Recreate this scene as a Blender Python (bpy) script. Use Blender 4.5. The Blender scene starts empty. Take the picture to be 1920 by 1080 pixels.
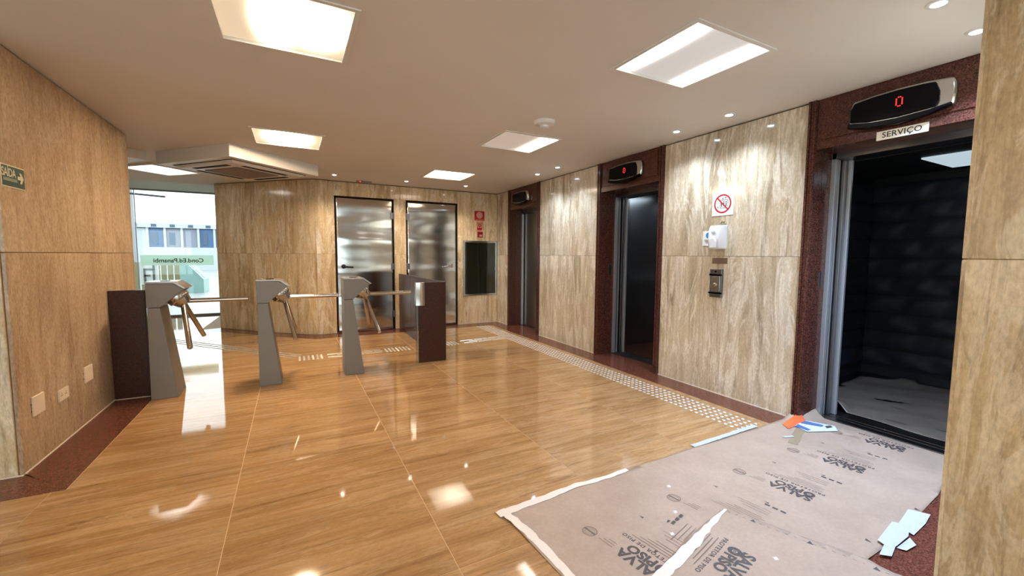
import bpy, bmesh, math, random
from mathutils import Matrix, Vector
random.seed(7)
sc = bpy.context.scene
COL = sc.collection

# ------------------------------------------------------------------ camera, world, exposure
H = 2.385          # ceiling height
XR = 3.41          # elevator wall plane
YB = 7.08          # back wall plane
XL = -1.365        # left wall face
HC = 1.25          # eye height
yaw, pitch, roll = 0.485277, 0.0776867, 0.0068174
f0 = Vector((math.sin(yaw), math.cos(yaw), 0)); r0 = Vector((math.cos(yaw), -math.sin(yaw), 0)); u0 = Vector((0, 0, 1))
f1 = f0*math.cos(pitch) - u0*math.sin(pitch); u1 = u0*math.cos(pitch) + f0*math.sin(pitch)
r2 = r0*math.cos(roll) + u1*math.sin(roll); u2 = u1*math.cos(roll) - r0*math.sin(roll)
cam = bpy.data.cameras.new('camera'); cam.sensor_width = 36; cam.lens = 782.99/1920*36
cam.clip_start = 0.02; cam.clip_end = 300
co = bpy.data.objects.new('camera', cam); COL.objects.link(co)
m = Matrix.Identity(4)
for i in range(3):
    m[i][0] = r2[i]; m[i][1] = u2[i]; m[i][2] = -f1[i]
m[2][3] = HC
co.matrix_world = m
sc.camera = co

w = bpy.data.worlds.new('overcast_sky'); sc.world = w; w.use_nodes = True
bg = w.node_tree.nodes['Background']
bg.inputs[0].default_value = (0.86, 0.94, 1.0, 1); bg.inputs[1].default_value = 3.0

vs = sc.view_settings
vs.view_transform = 'Standard'; vs.look = 'None'; vs.gamma = 1; vs.use_curve_mapping = False
vs.exposure = 0.40
sc.cycles.use_denoising = True
sc.cycles.max_bounces = 9; sc.cycles.diffuse_bounces = 5; sc.cycles.glossy_bounces = 4
sc.cycles.sample_clamp_indirect = 6

# warm / cool lamp levels
WARM = (1.0, 0.76, 0.50); NEUT = (1.0, 0.95, 0.92); COOL = (0.70, 0.84, 1.0)

# ------------------------------------------------------------------ materials
def new_mat(name):
    mt = bpy.data.materials.new(name); mt.use_nodes = True
    return mt, mt.node_tree, mt.node_tree.nodes['Principled BSDF']
def P(name, col, rough=0.5, metal=0.0, spec=0.5, emit=None, estr=0.0):
    mt, nt, b = new_mat(name)
    b.inputs['Base Color'].default_value = (*col, 1); b.inputs['Roughness'].default_value = rough
    b.inputs['Metallic'].default_value = metal; b.inputs['Specular IOR Level'].default_value = spec
    if emit:
        b.inputs['Emission Color'].default_value = (*emit, 1); b.inputs['Emission Strength'].default_value = estr
    return mt
def N(nt, typ, **kw):
    n = nt.nodes.new(typ)
    for k, v in kw.items(): setattr(n, k, v)
    return n
def ramp(nt, stops):
    r = N(nt, 'ShaderNodeValToRGB'); e = r.color_ramp.elements
    while len(e) < len(stops): e.new(0.5)
    for i, (p, c) in enumerate(stops):
        e[i].position = p; e[i].color = (*c, 1)
    return r
def noise(nt, vec, scale, detail=4, rough=0.55, dist=0.0):
    n = N(nt, 'ShaderNodeTexNoise'); n.inputs['Scale'].default_value = scale
    n.inputs['Detail'].default_value = detail; n.inputs['Roughness'].default_value = rough
    n.inputs['Distortion'].default_value = dist
    nt.links.new(vec, n.inputs['Vector']); return n
def stone_vec(nt, scale, rnd=9.0):
    tc = N(nt, 'ShaderNodeTexCoord'); oi = N(nt, 'ShaderNodeObjectInfo')
    mul = N(nt, 'ShaderNodeMath', operation='MULTIPLY'); mul.inputs[1].default_value = rnd
    nt.links.new(oi.outputs['Random'], mul.inputs[0])
    add = N(nt, 'ShaderNodeVectorMath', operation='ADD')
    nt.links.new(tc.outputs['Object'], add.inputs[0]); nt.links.new(mul.outputs[0], add.inputs[1])
    mp = N(nt, 'ShaderNodeMapping'); mp.inputs['Scale'].default_value = scale
    nt.links.new(add.outputs[0], mp.inputs['Vector'])
    return mp.outputs[0], add.outputs[0], oi
def mixc(nt, a, b, f, blend='MIX'):
    n = N(nt, 'ShaderNodeMix', data_type='RGBA', blend_type=blend)
    for s, v in (('A', a), ('B', b)):
        sock = [i for i in n.inputs if i.name == s and i.type == 'RGBA'][0]
        if isinstance(v, tuple): sock.default_value = (*v, 1)
        else: nt.links.new(v, sock)
    if isinstance(f, float): n.inputs[0].default_value = f
    else: nt.links.new(f, n.inputs[0])
    return [o for o in n.outputs if o.type == 'RGBA'][0]

def travertine(name, dark, mid, light, vein, white, axis, rough, size=1.0, squig=.5, streak=.5, k=.085, mottle=1.0):
    """axis: unit direction of the bedding lines; stone stretched along it"""
    mt, nt, b = new_mat(name)
    def sc_(k): return tuple(k if a_ else 1.0 for a_ in axis)
    v1, raw, oi = stone_vec(nt, sc_(k))
    def mapped(k):
        mp = N(nt, 'ShaderNodeMapping'); mp.inputs['Scale'].default_value = sc_(k); nt.links.new(raw, mp.inputs['Vector']); return mp.outputs[0]
    n1 = noise(nt, v1, 6.5/size, 8, .68, .9)
    n2 = noise(nt, mapped(k*2.6), 8.5/size, 7, .68, 1.7)
    n3 = noise(nt, mapped(k*.4), 30/size, 5, .7, .6)
    n4 = noise(nt, mapped(.45), 85, 3, .65)
    n5 = noise(nt, raw, 1.6, 3, .5)
    n6 = noise(nt, mapped(k*1.4), 13/size, 8, .75, 1.2)
    r1 = ramp(nt, [(0.36, dark), (0.48, mid), (0.63, light)]); nt.links.new(n1.outputs['Fac'], r1.inputs[0])
    rq = ramp(nt, [(.50, (0, 0, 0)), (.565, (squig,)*3), (.60, (squig*.9,)*3), (.66, (0, 0, 0))]); nt.links.new(n2.outputs['Fac'], rq.inputs[0])
    c = mixc(nt, r1.outputs[0], white, rq.outputs[0])
    rv = ramp(nt, [(.30, (.85,)*3), (.40, (.25,)*3), (.46, (0, 0, 0))]); nt.links.new(n6.outputs['Fac'], rv.inputs[0])
    c = mixc(nt, c, vein, rv.outputs[0])
    r3 = ramp(nt, [(.30, (1-.45*streak,)*3), (.5, (1, 1, 1)), (.7, (1+.18*streak,)*3)]); nt.links.new(n3.outputs['Fac'], r3.inputs[0])
    c = mixc(nt, c, r3.outputs[0], 1.0, 'MULTIPLY')
    r4 = ramp(nt, [(.32, (1-.16*mottle, 1-.18*mottle, 1-.2*mottle)), (.62, (1+.05*mottle,)*3)]); nt.links.new(n4.outputs['Fac'], r4.inputs[0])
    c = mixc(nt, c, r4.outputs[0], 1.0, 'MULTIPLY')
    r5 = ramp(nt, [(.35, (.90, .89, .88)), (.65, (1.06, 1.06, 1.06))]); nt.links.new(n5.outputs['Fac'], r5.inputs[0])
    c = mixc(nt, c, r5.outputs[0], 1.0, 'MULTIPLY')
    nt.links.new(c, b.inputs['Base Color'])
    b.inputs['Roughness'].default_value = rough
    return mt
M = {}
M['wall'] = travertine('travertine_wall', (.45, .325, .185), (.63, .485, .29), (.73, .595, .40), (.30, .205, .11), (.84, .76, .60), (0, 0, 1), .11, 1.35, .65, .25)
M['wall_spotlit'] = travertine('travertine_spotlit', (.42, .335, .225), (.58, .49, .355), (.69, .61, .475), (.27, .205, .13), (.84, .79, .68), (0, 0, 1), .1, 1.2, .7, .3, .075)  # same stone, cool spotlight tone mixed into a paler, less saturated colour
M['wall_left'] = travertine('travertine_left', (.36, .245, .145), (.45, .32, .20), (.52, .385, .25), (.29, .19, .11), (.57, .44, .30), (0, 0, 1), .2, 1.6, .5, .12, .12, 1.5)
M['pier'] = travertine('travertine_pier', (.42, .30, .16), (.56, .42, .24), (.68, .54, .35), (.24, .15, .065), (.76, .65, .46), (0, 0, 1), .25, 1.1, .6, .15)
M['floor'] = travertine('travertine_floor', (.345, .19, .078), (.415, .237, .10), (.465, .28, .13), (.16, .078, .028), (.56, .38, .21), (1, 0, 0), .05, 1.0, .4, .5, .06, .6)
def granite(name, a, b_, c, rough):
    mt, nt, b = new_mat(name)
    tc = N(nt, 'ShaderNodeTexCoord')
    n1 = noise(nt, tc.outputs['Object'], 130, 3, .7); n2 = noise(nt, tc.outputs['Object'], 45, 3, .6)
    r1 = ramp(nt, [(0.38, a), (0.5, b_), (0.66, c)]); nt.links.new(n1.outputs['Fac'], r1.inputs[0])
    r2_ = ramp(nt, [(0.35, (.7, .7, .7)), (0.65, (1.15, 1.1, 1.1))]); nt.links.new(n2.outputs['Fac'], r2_.inputs[0])
    nt.links.new(mixc(nt, r1.outputs[0], r2_.outputs[0], 1.0, 'MULTIPLY'), b.inputs['Base Color'])
    b.inputs['Roughness'].default_value = rough
    b.inputs['Specular IOR Level'].default_value = .32
    return mt
M['granite'] = granite('red_brown_granite', (.034, .011, .008), (.085, .030, .020), (.15, .060, .042), .2)
M['granite_backlit'] = granite('dull_backlit_granite', (.022, .007, .005), (.050, .016, .010), (.085, .031, .021), .32)  # darker granite copy, the shade of its backlit faces put into the colour
M['granite_floor'] = granite('red_brown_granite_floor', (.075, .025, .016), (.14, .048, .030), (.22, .088, .057), .2)
M['grout'] = P('grout', (.62, .43, .24), .7)
M['joint'] = P('white_caulk', (.75, .66, .55), .6)
M['backing'] = P('dark_backing', (.10, .07, .045), .8)
def plaster():
    mt, nt, b = new_mat('painted_ceiling')
    tc = N(nt, 'ShaderNodeTexCoord'); n1 = noise(nt, tc.outputs['Object'], .9, 3, .5); n2 = noise(nt, tc.outputs['Object'], 140, 2)
    r = ramp(nt, [(.3, (.72, .69, .65)), (.7, (.78, .75, .71))]); nt.links.new(n1.outputs['Fac'], r.inputs[0])
    nt.links.new(r.outputs[0], b.inputs['Base Color']); b.inputs['Roughness'].default_value = .75
    bp = N(nt, 'ShaderNodeBump'); bp.inputs['Strength'].default_value = .08; bp.inputs['Distance'].default_value = .002
    nt.links.new(n2.outputs['Fac'], bp.inputs['Height']); nt.links.new(bp.outputs[0], b.inputs['Normal'])
    return mt
M['ceil'] = plaster()
M['ceil_green_daylit'] = P('green_daylit_ceiling', (.60, .64, .52), .6)  # off-white ceiling; greenish daylight through the glass is put into the colour
M['white'] = P('white_enamel', (.74, .72, .68), .4)
M['white_plastic'] = P('white_plastic', (.80, .84, .92), .3)
M['cream'] = P('cream_plastic', (.74, .62, .48), .4)
M['black'] = P('black_plastic', (.004, .004, .005), .12, 0, .09)
M['matte_black'] = P('matte_black', (.012, .012, .013), .6)
M['gap'] = P('dark_gap', (.01, .008, .007), .9)
def steel(name, col, rough, wave=0.0, wscale=(1, 1, 1), brush=0.0):
    mt, nt, b = new_mat(name)
    b.inputs['Base Color'].default_value = (*col, 1); b.inputs['Metallic'].default_value = 1; b.inputs['Roughness'].default_value = rough
    tc = N(nt, 'ShaderNodeTexCoord'); mp = N(nt, 'ShaderNodeMapping'); mp.inputs['Scale'].default_value = wscale
    nt.links.new(tc.outputs['Object'], mp.inputs[0])
    if wave:
        n1 = noise(nt, mp.outputs[0], 1.0, 1, .35)
        bp = N(nt, 'ShaderNodeBump'); bp.inputs['Strength'].default_value = wave; bp.inputs['Distance'].default_value = .12
        nt.links.new(n1.outputs['Fac'], bp.inputs['Height']); nt.links.new(bp.outputs[0], b.inputs['Normal'])
    return mt
M['door_steel'] = steel('wavy_stainless_sheet', (.56, .55, .52), .12, .42, (.5, .5, 2.4))
M['steel'] = steel('brushed_stainless', (.58, .57, .55), .22)
M['dark_door'] = steel('elevator_door_steel', (.40, .38, .35), .3)
M['chrome'] = steel('polished_stainless', (.72, .68, .64), .1)
M['bronze_steel'] = steel('warm_polished_steel', (.60, .555, .51), .16)
M['hub_steel'] = steel('hub_steel', (.60, .57, .53), .2)
M['dark_steel'] = steel('dark_brushed_steel', (.22, .22, .235), .28)
M['cab_steel'] = steel('cab_steel', (.38, .39, .41), .22)
M['frame_grey'] = P('grey_powder_coat', (.20, .184, .162), .4, 0.15)
M['jamb_metal'] = P('grey_jamb_metal', (.42, .43, .45), .3, .55)
M['stud'] = P('bright_stud_metal', (.86, .85, .82), .27, .65)
M['cap_grey'] = P('grey_cover_metal', (.34, .29, .26), .25, .6)
M['quilt'] = P('navy_quilted_fabric', (.012, .018, .028), .55, 0, .5)
M['quilt_seam'] = P('navy_webbing', (.004, .006, .009), .7)
def paper(name, a, b_):
    mt, nt, b = new_mat(name)
    tc = N(nt, 'ShaderNodeTexCoord'); n1 = noise(nt, tc.outputs['Object'], 3.2, 5, .6); n2 = noise(nt, tc.outputs['Object'], 70, 3, .6)
    r = ramp(nt, [(.32, a), (.7, b_)]); nt.links.new(n1.outputs['Fac'], r.inputs[0])
    r2_ = ramp(nt, [(.3, (.93, .93, .93)), (.7, (1.04, 1.04, 1.04))]); nt.links.new(n2.outputs['Fac'], r2_.inputs[0])
    nt.links.new(mixc(nt, r.outputs[0], r2_.outputs[0], 1.0, 'MULTIPLY'), b.inputs['Base Color'])
    b.inputs['Roughness'].default_value = .38
    return mt
M['kraft'] = paper('kraft_paper', (.37, .275, .205), (.45, .345, .265))
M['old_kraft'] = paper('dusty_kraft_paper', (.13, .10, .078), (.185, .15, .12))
M['print'] = P('dark_print', (.075, .06, .055), .5)
M['print_light'] = P('faded_print', (.16, .115, .09), .5)
M['tape'] = P('white_masking_tape', (.78, .70, .61), .5)
M['tape_blue'] = P('crumpled_white_tape', (.50, .54, .60), .35)
M['brown_tape'] = P('brown_packing_tape', (.33, .26, .17), .2)
M['red'] = P('sign_red', (.42, .012, .022), .35)
M['dark_red'] = P('sign_dark_red', (.24, .008, .012), .35)
M['pink'] = P('sign_pale_red', (.62, .30, .25), .4)
M['signwhite'] = P('sign_white', (.80, .82, .82), .35)
M['ink'] = P('sign_black', (.015, .015, .015), .5)
M['green'] = P('exit_green', (.004, .045, .032), .4)
M['glow_cream'] = P('photoluminescent_cream', (.66, .60, .42), .5)
M['ivory'] = P('ivory_label', (.92, .87, .76), .4)
M['orange'] = P('card_orange', (.75, .16, .05), .35)
M['blue'] = P('card_blue', (.10, .16, .36), .3)
M['paleblue'] = P('card_pale_blue', (.62, .74, .86), .3)
M['logo_blue'] = P('logo_blue', (.03, .25, .55), .3)
M['led_red'] = P('red_led', (.3, 0, 0), .4, emit=(1, .03, .03), estr=2.2)
def emissive(name, base, blobs, spec=.1):
    """lamp diffuser: base glow plus soft hot spots of the tubes or bulbs behind it (own object coordinates)"""
    mt, nt, b = new_mat(name)
    b.inputs['Base Color'].default_value = (.32, .31, .30, 1); b.inputs['Roughness'].default_value = .5
    tc = N(nt, 'ShaderNodeTexCoord'); sep = N(nt, 'ShaderNodeSeparateXYZ'); nt.links.new(tc.outputs['Object'], sep.inputs[0])
    acc = None
    for (cx, cy, sx, sy, s) in blobs:
        def term(o, c0, s0):
            a = N(nt, 'ShaderNodeMath', operation='SUBTRACT'); nt.links.new(o, a.inputs[0]); a.inputs[1].default_value = c0
            d = N(nt, 'ShaderNodeMath', operation='DIVIDE'); nt.links.new(a.outputs[0], d.inputs[0]); d.inputs[1].default_value = s0
            p = N(nt, 'ShaderNodeMath', operation='MULTIPLY'); nt.links.new(d.outputs[0], p.inputs[0]); nt.links.new(d.outputs[0], p.inputs[1])
            return p.outputs[0]
        ad = N(nt, 'ShaderNodeMath', operation='ADD'); nt.links.new(term(sep.outputs[0], cx, sx), ad.inputs[0]); nt.links.new(term(sep.outputs[1], cy, sy), ad.inputs[1])
        ng = N(nt, 'ShaderNodeMath', operation='MULTIPLY'); nt.links.new(ad.outputs[0], ng.inputs[0]); ng.inputs[1].default_value = -1
        ex = N(nt, 'ShaderNodeMath', operation='EXPONENT'); nt.links.new(ng.outputs[0], ex.inputs[0])
        sm = N(nt, 'ShaderNodeMath', operation='MULTIPLY'); nt.links.new(ex.outputs[0], sm.inputs[0]); sm.inputs[1].default_value = s
        if acc is None: acc = sm.outputs[0]
        else:
            a2 = N(nt, 'ShaderNodeMath', operation='ADD'); nt.links.new(acc, a2.inputs[0]); nt.links.new(sm.outputs[0], a2.inputs[1]); acc = a2.outputs[0]
    a3 = N(nt, 'ShaderNodeMath', operation='ADD'); nt.links.new(acc, a3.inputs[0]); a3.inputs[1].default_value = base[3]
    b.inputs['Emission Color'].default_value = (*base[:3], 1)
    nt.links.new(a3.outputs[0], b.inputs['Emission Strength'])
    return mt
M['lamp_warm_two'] = emissive('diffuser_warm_two_bulbs', (*WARM, .52), [(-.05, .02, .055, .17, 40), (.14, -.03, .085, .13, 95)])
M['lamp_warm_one'] = emissive('diffuser_warm_one_bulb', (*WARM, .60), [(0, 0, .095, .17, 300)])
M['lamp_cool_two'] = emissive('diffuser_white_two_tubes', (*NEUT, .34), [(-.225, 0, .05, .24, 11), (.240, 0, .05, .27, 11)])
M['lamp_neutral_one'] = emissive('diffuser_one_tube', (1, .80, .66, .30), [(.26, -.05, .075, .5, 22)])
M['lamp_warm_even'] = emissive('diffuser_warm_even', (1, .82, .62, 1.3), [(.05, 0, .24, .24, 9)])
M['lamp_day'] = emissive('diffuser_pale', (1, .93, .86, .6), [(0, 0, .2, .2, 9)])
M['spot_lens'] = P('downlight_lens', (.9, .9, .9), .3, emit=COOL, estr=30)
M['spot_lens_warm'] = P('downlight_lens_warm', (.9, .9, .9), .3, emit=(1, .92, .78), estr=22)
M['cab_light_bright'] = emissive('passenger_cab_diffuser', (.80, .92, 1.0, 2.0), [(0, 0, .2, .2, 3)])
M['cab_light'] = emissive('cab_ceiling_diffuser', (.72, .90, 1.0, .5), [(.05, -.22, .2, .12, 1.0)])
def glass(name, tint, refl=.9):
    mt, nt, b = new_mat(name); nt.nodes.remove(b)
    tr = N(nt, 'ShaderNodeBsdfTransparent'); tr.inputs[0].default_value = (*tint, 1)
    gl = N(nt, 'ShaderNodeBsdfGlossy'); gl.inputs['Roughness'].default_value = .02
    fr = N(nt, 'ShaderNodeFresnel'); fr.inputs[0].default_value = 1.5
    mx = N(nt, 'ShaderNodeMixShader'); nt.links.new(fr.outputs[0], mx.inputs[0]); nt.links.new(tr.outputs[0], mx.inputs[1]); nt.links.new(gl.outputs[0], mx.inputs[2])
    nt.links.new(mx.outputs[0], nt.nodes['Material Output'].inputs[0])
    return mt
M['glass'] = glass('clear_glass', (.93, .97, .95))
M['cab_glass'] = glass('cabinet_glass', (.80, .86, .82))
M['clear_acrylic'] = glass('clear_acrylic', (.85, .88, .86))
def frosted():
    mt, nt, b = new_mat('frosted_film'); nt.nodes.remove(b)
    tr = N(nt, 'ShaderNodeBsdfTranslucent'); tr.inputs[0].default_value = (.80, .90, .80, 1)
    df = N(nt, 'ShaderNodeBsdfTransparent'); df.inputs[0].default_value = (.74, .84, .74, 1)
    mx = N(nt, 'ShaderNodeMixShader'); mx.inputs[0].default_value = .45
    nt.links.new(tr.outputs[0], mx.inputs[1]); nt.links.new(df.outputs[0], mx.inputs[2])
    nt.links.new(mx.outputs[0], nt.nodes['Material Output'].inputs[0])
    return mt
M['film'] = frosted()
M['hose'] = P('hose_canvas', (.35, .30, .20), .7)

# ------------------------------------------------------------------ mesh helpers
class MB:
    def __init__(s): s.v = []; s.f = []
    def add(s, vs_, fs):
        o = len(s.v); s.v += [tuple(p) for p in vs_]; s.f += [tuple(i+o for i in f) for f in fs]; return s
    def box(s, x0, x1, y0, y1, z0, z1):
        x0, x1 = min(x0, x1), max(x0, x1); y0, y1 = min(y0, y1), max(y0, y1); z0, z1 = min(z0, z1), max(z0, z1)
        return s.add([(x0, y0, z0), (x1, y0, z0), (x1, y1, z0), (x0, y1, z0), (x0, y0, z1), (x1, y0, z1), (x1, y1, z1), (x0, y1, z1)],
                     [(0, 3, 2, 1), (4, 5, 6, 7), (0, 1, 5, 4), (1, 2, 6, 5), (2, 3, 7, 6), (3, 0, 4, 7)])
    def prism(s, poly, lo, hi, axis='z'):
        """polygon (a,b) extruded along axis; axis y: (x,z); axis x: (y,z); axis z: (x,y)"""
        def p(a, b, t): return {'z': (a, b, t), 'y': (a, t, b), 'x': (t, a, b)}[axis]
        n = len(poly)
        vs_ = [p(a, b, lo) for a, b in poly] + [p(a, b, hi) for a, b in poly]
        fs = [tuple(range(n))[::-1], tuple(range(n, 2*n))] + [(i, (i+1) % n, (i+1) % n+n, i+n) for i in range(n)]
        return s.add(vs_, fs)
    def tube(s, p0, p1, r, n=16, r1=None):
        p0 = Vector(p0); p1 = Vector(p1); d = (p1-p0).normalized(); r1 = r if r1 is None else r1
        a = d.orthogonal().normalized(); b = d.cross(a)
        ring = lambda c, rr: [c+(a*math.cos(2*math.pi*i/n)+b*math.sin(2*math.pi*i/n))*rr for i in range(n)]
        return s.add(ring(p0, r)+ring(p1, r1), [tuple(range(n))[::-1], tuple(range(n, 2*n))]+[(i, (i+1) % n, (i+1) % n+n, i+n) for i in range(n)])
    def lathe(s, prof, c, axis=(0, 0, 1), n=28):
        """prof: (radius, height) list along the axis from point c"""
        d = Vector(axis).normalized(); a = d.orthogonal().normalized(); b = d.cross(a); c = Vector(c)
        vs_ = []; fs = []
        for r, h in prof:
            vs_ += [c+d*h+(a*math.cos(2*math.pi*i/n)+b*math.sin(2*math.pi*i/n))*r for i in range(n)]
        for k in range(len(prof)-1):
            fs += [(k*n+i, k*n+(i+1) % n, (k+1)*n+(i+1) % n, (k+1)*n+i) for i in range(n)]
        fs += [tuple(range(n))[::-1], tuple(range((len(prof)-1)*n, len(prof)*n))]
        return s.add(vs_, fs)
    def mesh(s, name):
        me = bpy.data.meshes.new(name); me.from_pydata([tuple(p) for p in s.v], [], s.f); me.update()
        bm = bmesh.new(); bm.from_mesh(me); bmesh.ops.recalc_face_normals(bm, faces=bm.faces); bm.to_mesh(me); bm.free()
        return me
def obj(name, mb, mat, parent=None, label=None, cat=None, group=None, kind=None, smooth=False, bevel=0, loc=None):
    me = mb.mesh(name) if isinstance(mb, MB) else mb
    o = bpy.data.objects.new(name, me); COL.objects.link(o)
    me.materials.clear(); me.materials.append(M[mat] if isinstance(mat, str) else mat)
    if smooth is True:
        for p in me.polygons: p.use_smooth = True
    elif smooth:
        for p in me.polygons: p.use_smooth = True
        me.set_sharp_from_angle(angle=math.radians(smooth))
    if bevel:
        b = o.modifiers.new('bevel', 'BEVEL'); b.width = bevel; b.segments = 2; b.limit_method = 'ANGLE'; b.angle_limit = math.radians(40)
    if parent: o.parent = parent
    if loc: o.location = loc
    if label: o['label'] = label
    if cat: o['category'] = cat
    if group: o['group'] = group
    if kind: o['kind'] = kind
    return o
def thing(name, label=None, cat=None, loc=(0, 0, 0), rotz=0, group=None, kind=None):
    o = bpy.data.objects.new(name, None); COL.objects.link(o); o.location = loc; o.rotation_euler = (0, 0, rotz); o.empty_display_size = .1
    if label: o['label'] = label
    if cat: o['category'] = cat
    if group: o['group'] = group
    if kind: o['kind'] = kind
    return o
def text_mesh(s, size, align='CENTER', bold=0.0, spacing=1.0):
    cu = bpy.data.curves.new('t', 'FONT'); cu.body = s; cu.size = size; cu.align_x = align; cu.align_y = 'CENTER'
    cu.offset = bold; cu.space_character = spacing; cu.resolution_u = 3; cu.fill_mode = 'FRONT' if False else 'BOTH'
    o = bpy.data.objects.new('t', cu); COL.objects.link(o)
    bpy.context.view_layer.update()
    me = bpy.data.meshes.new_from_object(o.evaluated_get(bpy.context.evaluated_depsgraph_get()))
    bpy.data.objects.remove(o); bpy.data.curves.remove(cu)
    return me
def place_mesh(me, origin, right, up, zf=None):
    """maps text xy to origin + x*right + y*up; zf(x,y) optionally drapes it"""
    o = Vector(origin); r = Vector(right); u = Vector(up); n = r.cross(u)
    for v in me.vertices:
        p = o + r*v.co.x + u*v.co.y
        if zf: p.z = zf(p.x, p.y)
        v.co = p
    me.update(); return me
def from_mesh(me):
    mb = MB(); mb.add([v.co[:] for v in me.vertices], [tuple(p.vertices) for p in me.polygons]); return mb
def disc_poly(cx, cy, rx, ry=None, n=28, a0=0, a1=2*math.pi):
    ry = rx if ry is None else ry
    return [(cx+rx*math.cos(a0+(a1-a0)*i/n), cy+ry*math.sin(a0+(a1-a0)*i/n)) for i in range(n)]
def ring_mb(mb, c, r0_, r1_, right, up, n=32, sy=1.0):
    c = Vector(c); r = Vector(right); u = Vector(up)
    vs_ = []
    for i in range(n):
        t = 2*math.pi*i/n
        vs_ += [c+r*r0_*math.cos(t)+u*r0_*sy*math.sin(t), c+r*r1_*math.cos(t)+u*r1_*sy*math.sin(t)]
    return mb.add(vs_, [(2*i, 2*i+1, (2*i+3) % (2*n), (2*i+2) % (2*n)) for i in range(n)])
def flat(mb, pts): return mb.add(pts, [tuple(range(len(pts)))])

# ------------------------------------------------------------------ floor
floor = obj('floor', MB().box(-6.2, 3.80, -4.2, 10.40, -.12, -.0012), 'grout', kind='structure')
hall = [(3.152, .85), (3.152, 6.755), (.58, 6.75), (.30, 6.715), (-.24, 7.20), (-.63, 7.60), (-1.01, 7.99), (-1.35, 8.35), (-1.30, 10.33), (-6.1, 10.33),
        (-6.1, -4.1), (3.152, -4.1), (3.152, -.6), (1.88, -.6), (1.88, .85)]
def clip(poly, x0, x1, y0, y1):
    def cut(ps, ins, inter):
        out = []
        for i in range(len(ps)):
            a, b = ps[i-1], ps[i]
            if ins(b):
                if not ins(a): out.append(inter(a, b))
                out.append(b)
            elif ins(a): out.append(inter(a, b))
        return out
    def ix(c): return lambda a, b: (c, a[1]+(b[1]-a[1])*(c-a[0])/(b[0]-a[0]))
    def iy(c): return lambda a, b: (a[0]+(b[0]-a[0])*(c-a[1])/(b[1]-a[1]), c)
    for ins, it in ((lambda p: p[0] >= x0, ix(x0)), (lambda p: p[0] <= x1, ix(x1)), (lambda p: p[1] >= y0, iy(y0)), (lambda p: p[1] <= y1, iy(y1))):
        poly = cut(poly, ins, it)
        if not poly: return []
    return poly
def area(ps): return abs(sum(ps[i-1][0]*ps[i][1]-ps[i][0]*ps[i-1][1] for i in range(len(ps)))/2)
PX0, PW, PY0, PL, G = -1.147, .852, 1.49, 1.7535, .0016
notch = (-2.60, -1.09, 2.97, 5.62)       # granite around the left wall
def tile(x0, x1, y0, y1):
    ps = clip(hall, x0+G, x1-G, y0+G, y1-G)
    if len(ps) < 3 or area(ps) < .004: return
    obj('floor_tile', MB().prism(ps, -.02, 0), 'floor', floor)
for i in range(-6, 7):
    for j in range(-4, 6):
        x0, x1, y0, y1 = PX0+i*PW, PX0+(i+1)*PW, PY0+j*PL, PY0+(j+1)*PL
        a, b, c, d = notch
        if x1 <= a or x0 >= b or y1 <= c or y0 >= d: tile(x0, x1, y0, y1); continue
        # cut the tile around the granite
        if y0 < c: tile(x0, x1, y0, c)
        if y1 > d: tile(x0, x1, d, y1)
        yy0, yy1 = max(y0, c), min(y1, d)
        if x0 < a: tile(x0, a, yy0, yy1)
        if x1 > b: tile(b, x1, yy0, yy1)
def strip(ps): obj('granite_border', MB().prism(ps, -.02, .0005), 'granite_floor', floor)
strip([(3.154, .852), (3.78, .852), (3.78, 1.787), (3.154, 1.787)])
for a, b in ((1.789, 3.13), (3.132, 4.18), (4.182, 5.553), (5.555, 6.61), (6.612, 7.10)):
    strip([(3.154, a), (3.74, a), (3.74, b), (3.154, b)])
strip([(1.882, -.598), (3.40, -.598), (3.40, .848), (1.882, .848)])
strip([(.582, 6.752), (1.57, 6.757), (1.57, 7.10), (.62, 7.10)]); strip([(1.572, 6.757), (3.150, 6.757), (3.150, 7.10), (1.572, 7.10)])
strip([(.302, 6.717), (.578, 6.752), (.62, 7.12), (.40, 7.06)])
strip([(-.238, 7.202), (.298, 6.719), (.40, 7.06), (.24, 7.14), (-.04, 7.40)])
strip([(-1.35, 8.352), (-.242, 7.204), (-.04, 7.40), (-1.05, 8.44)])
strip([(-2.598, 2.972), (-1.092, 2.972), (XL, 3.285), (-2.598, 3.285)])
strip([(-1.092, 2.974), (-1.092, 5.618), (XL-.01, 5.618), (XL-.01, 3.287)])

# ------------------------------------------------------------------ ceiling with openings for the light fixtures
FX = [(0.008, 2.45), (0.008, 4.80), (2.065, 1.745), (2.06, 3.785), (2.02, 5.80), (0.008, .10), (-3.4, 1.2)]
HS = .300
rects = [(x-HS, x+HS, y-HS, y+HS) for x, y in FX]
xs = sorted({-6.2, 3.62} | {r[0] for r in rects} | {r[1] for r in rects}); ys = sorted({-4.2, 8.60} | {r[2] for r in rects} | {r[3] for r in rects})
cm = MB()
for i in range(len(xs)-1):
    for j in range(len(ys)-1):
        cx, cy = (xs[i]+xs[i+1])/2, (ys[j]+ys[j+1])/2
        if any(r[0] < cx < r[1] and r[2] < cy < r[3] for r in rects): continue
        cm.box(xs[i], xs[i+1], ys[j], ys[j+1], H, H+.10)
ceiling = obj('ceiling', cm, 'ceil', kind='structure')
obj('entrance_ceiling', MB().box(-6.2, .5, 8.60, 10.6, 2.455, 2.56).box(-6.2, .5, 8.60, 8.62, H, 2.56), 'ceil_green_daylit', ceiling)
obj('roof_light_block', MB().box(-6.3, 6.2, -4.3, 10.6, 2.70, 2.80), 'backing', ceiling)  # unseen slab, extended over the shafts to stop sky light leaking in

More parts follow.
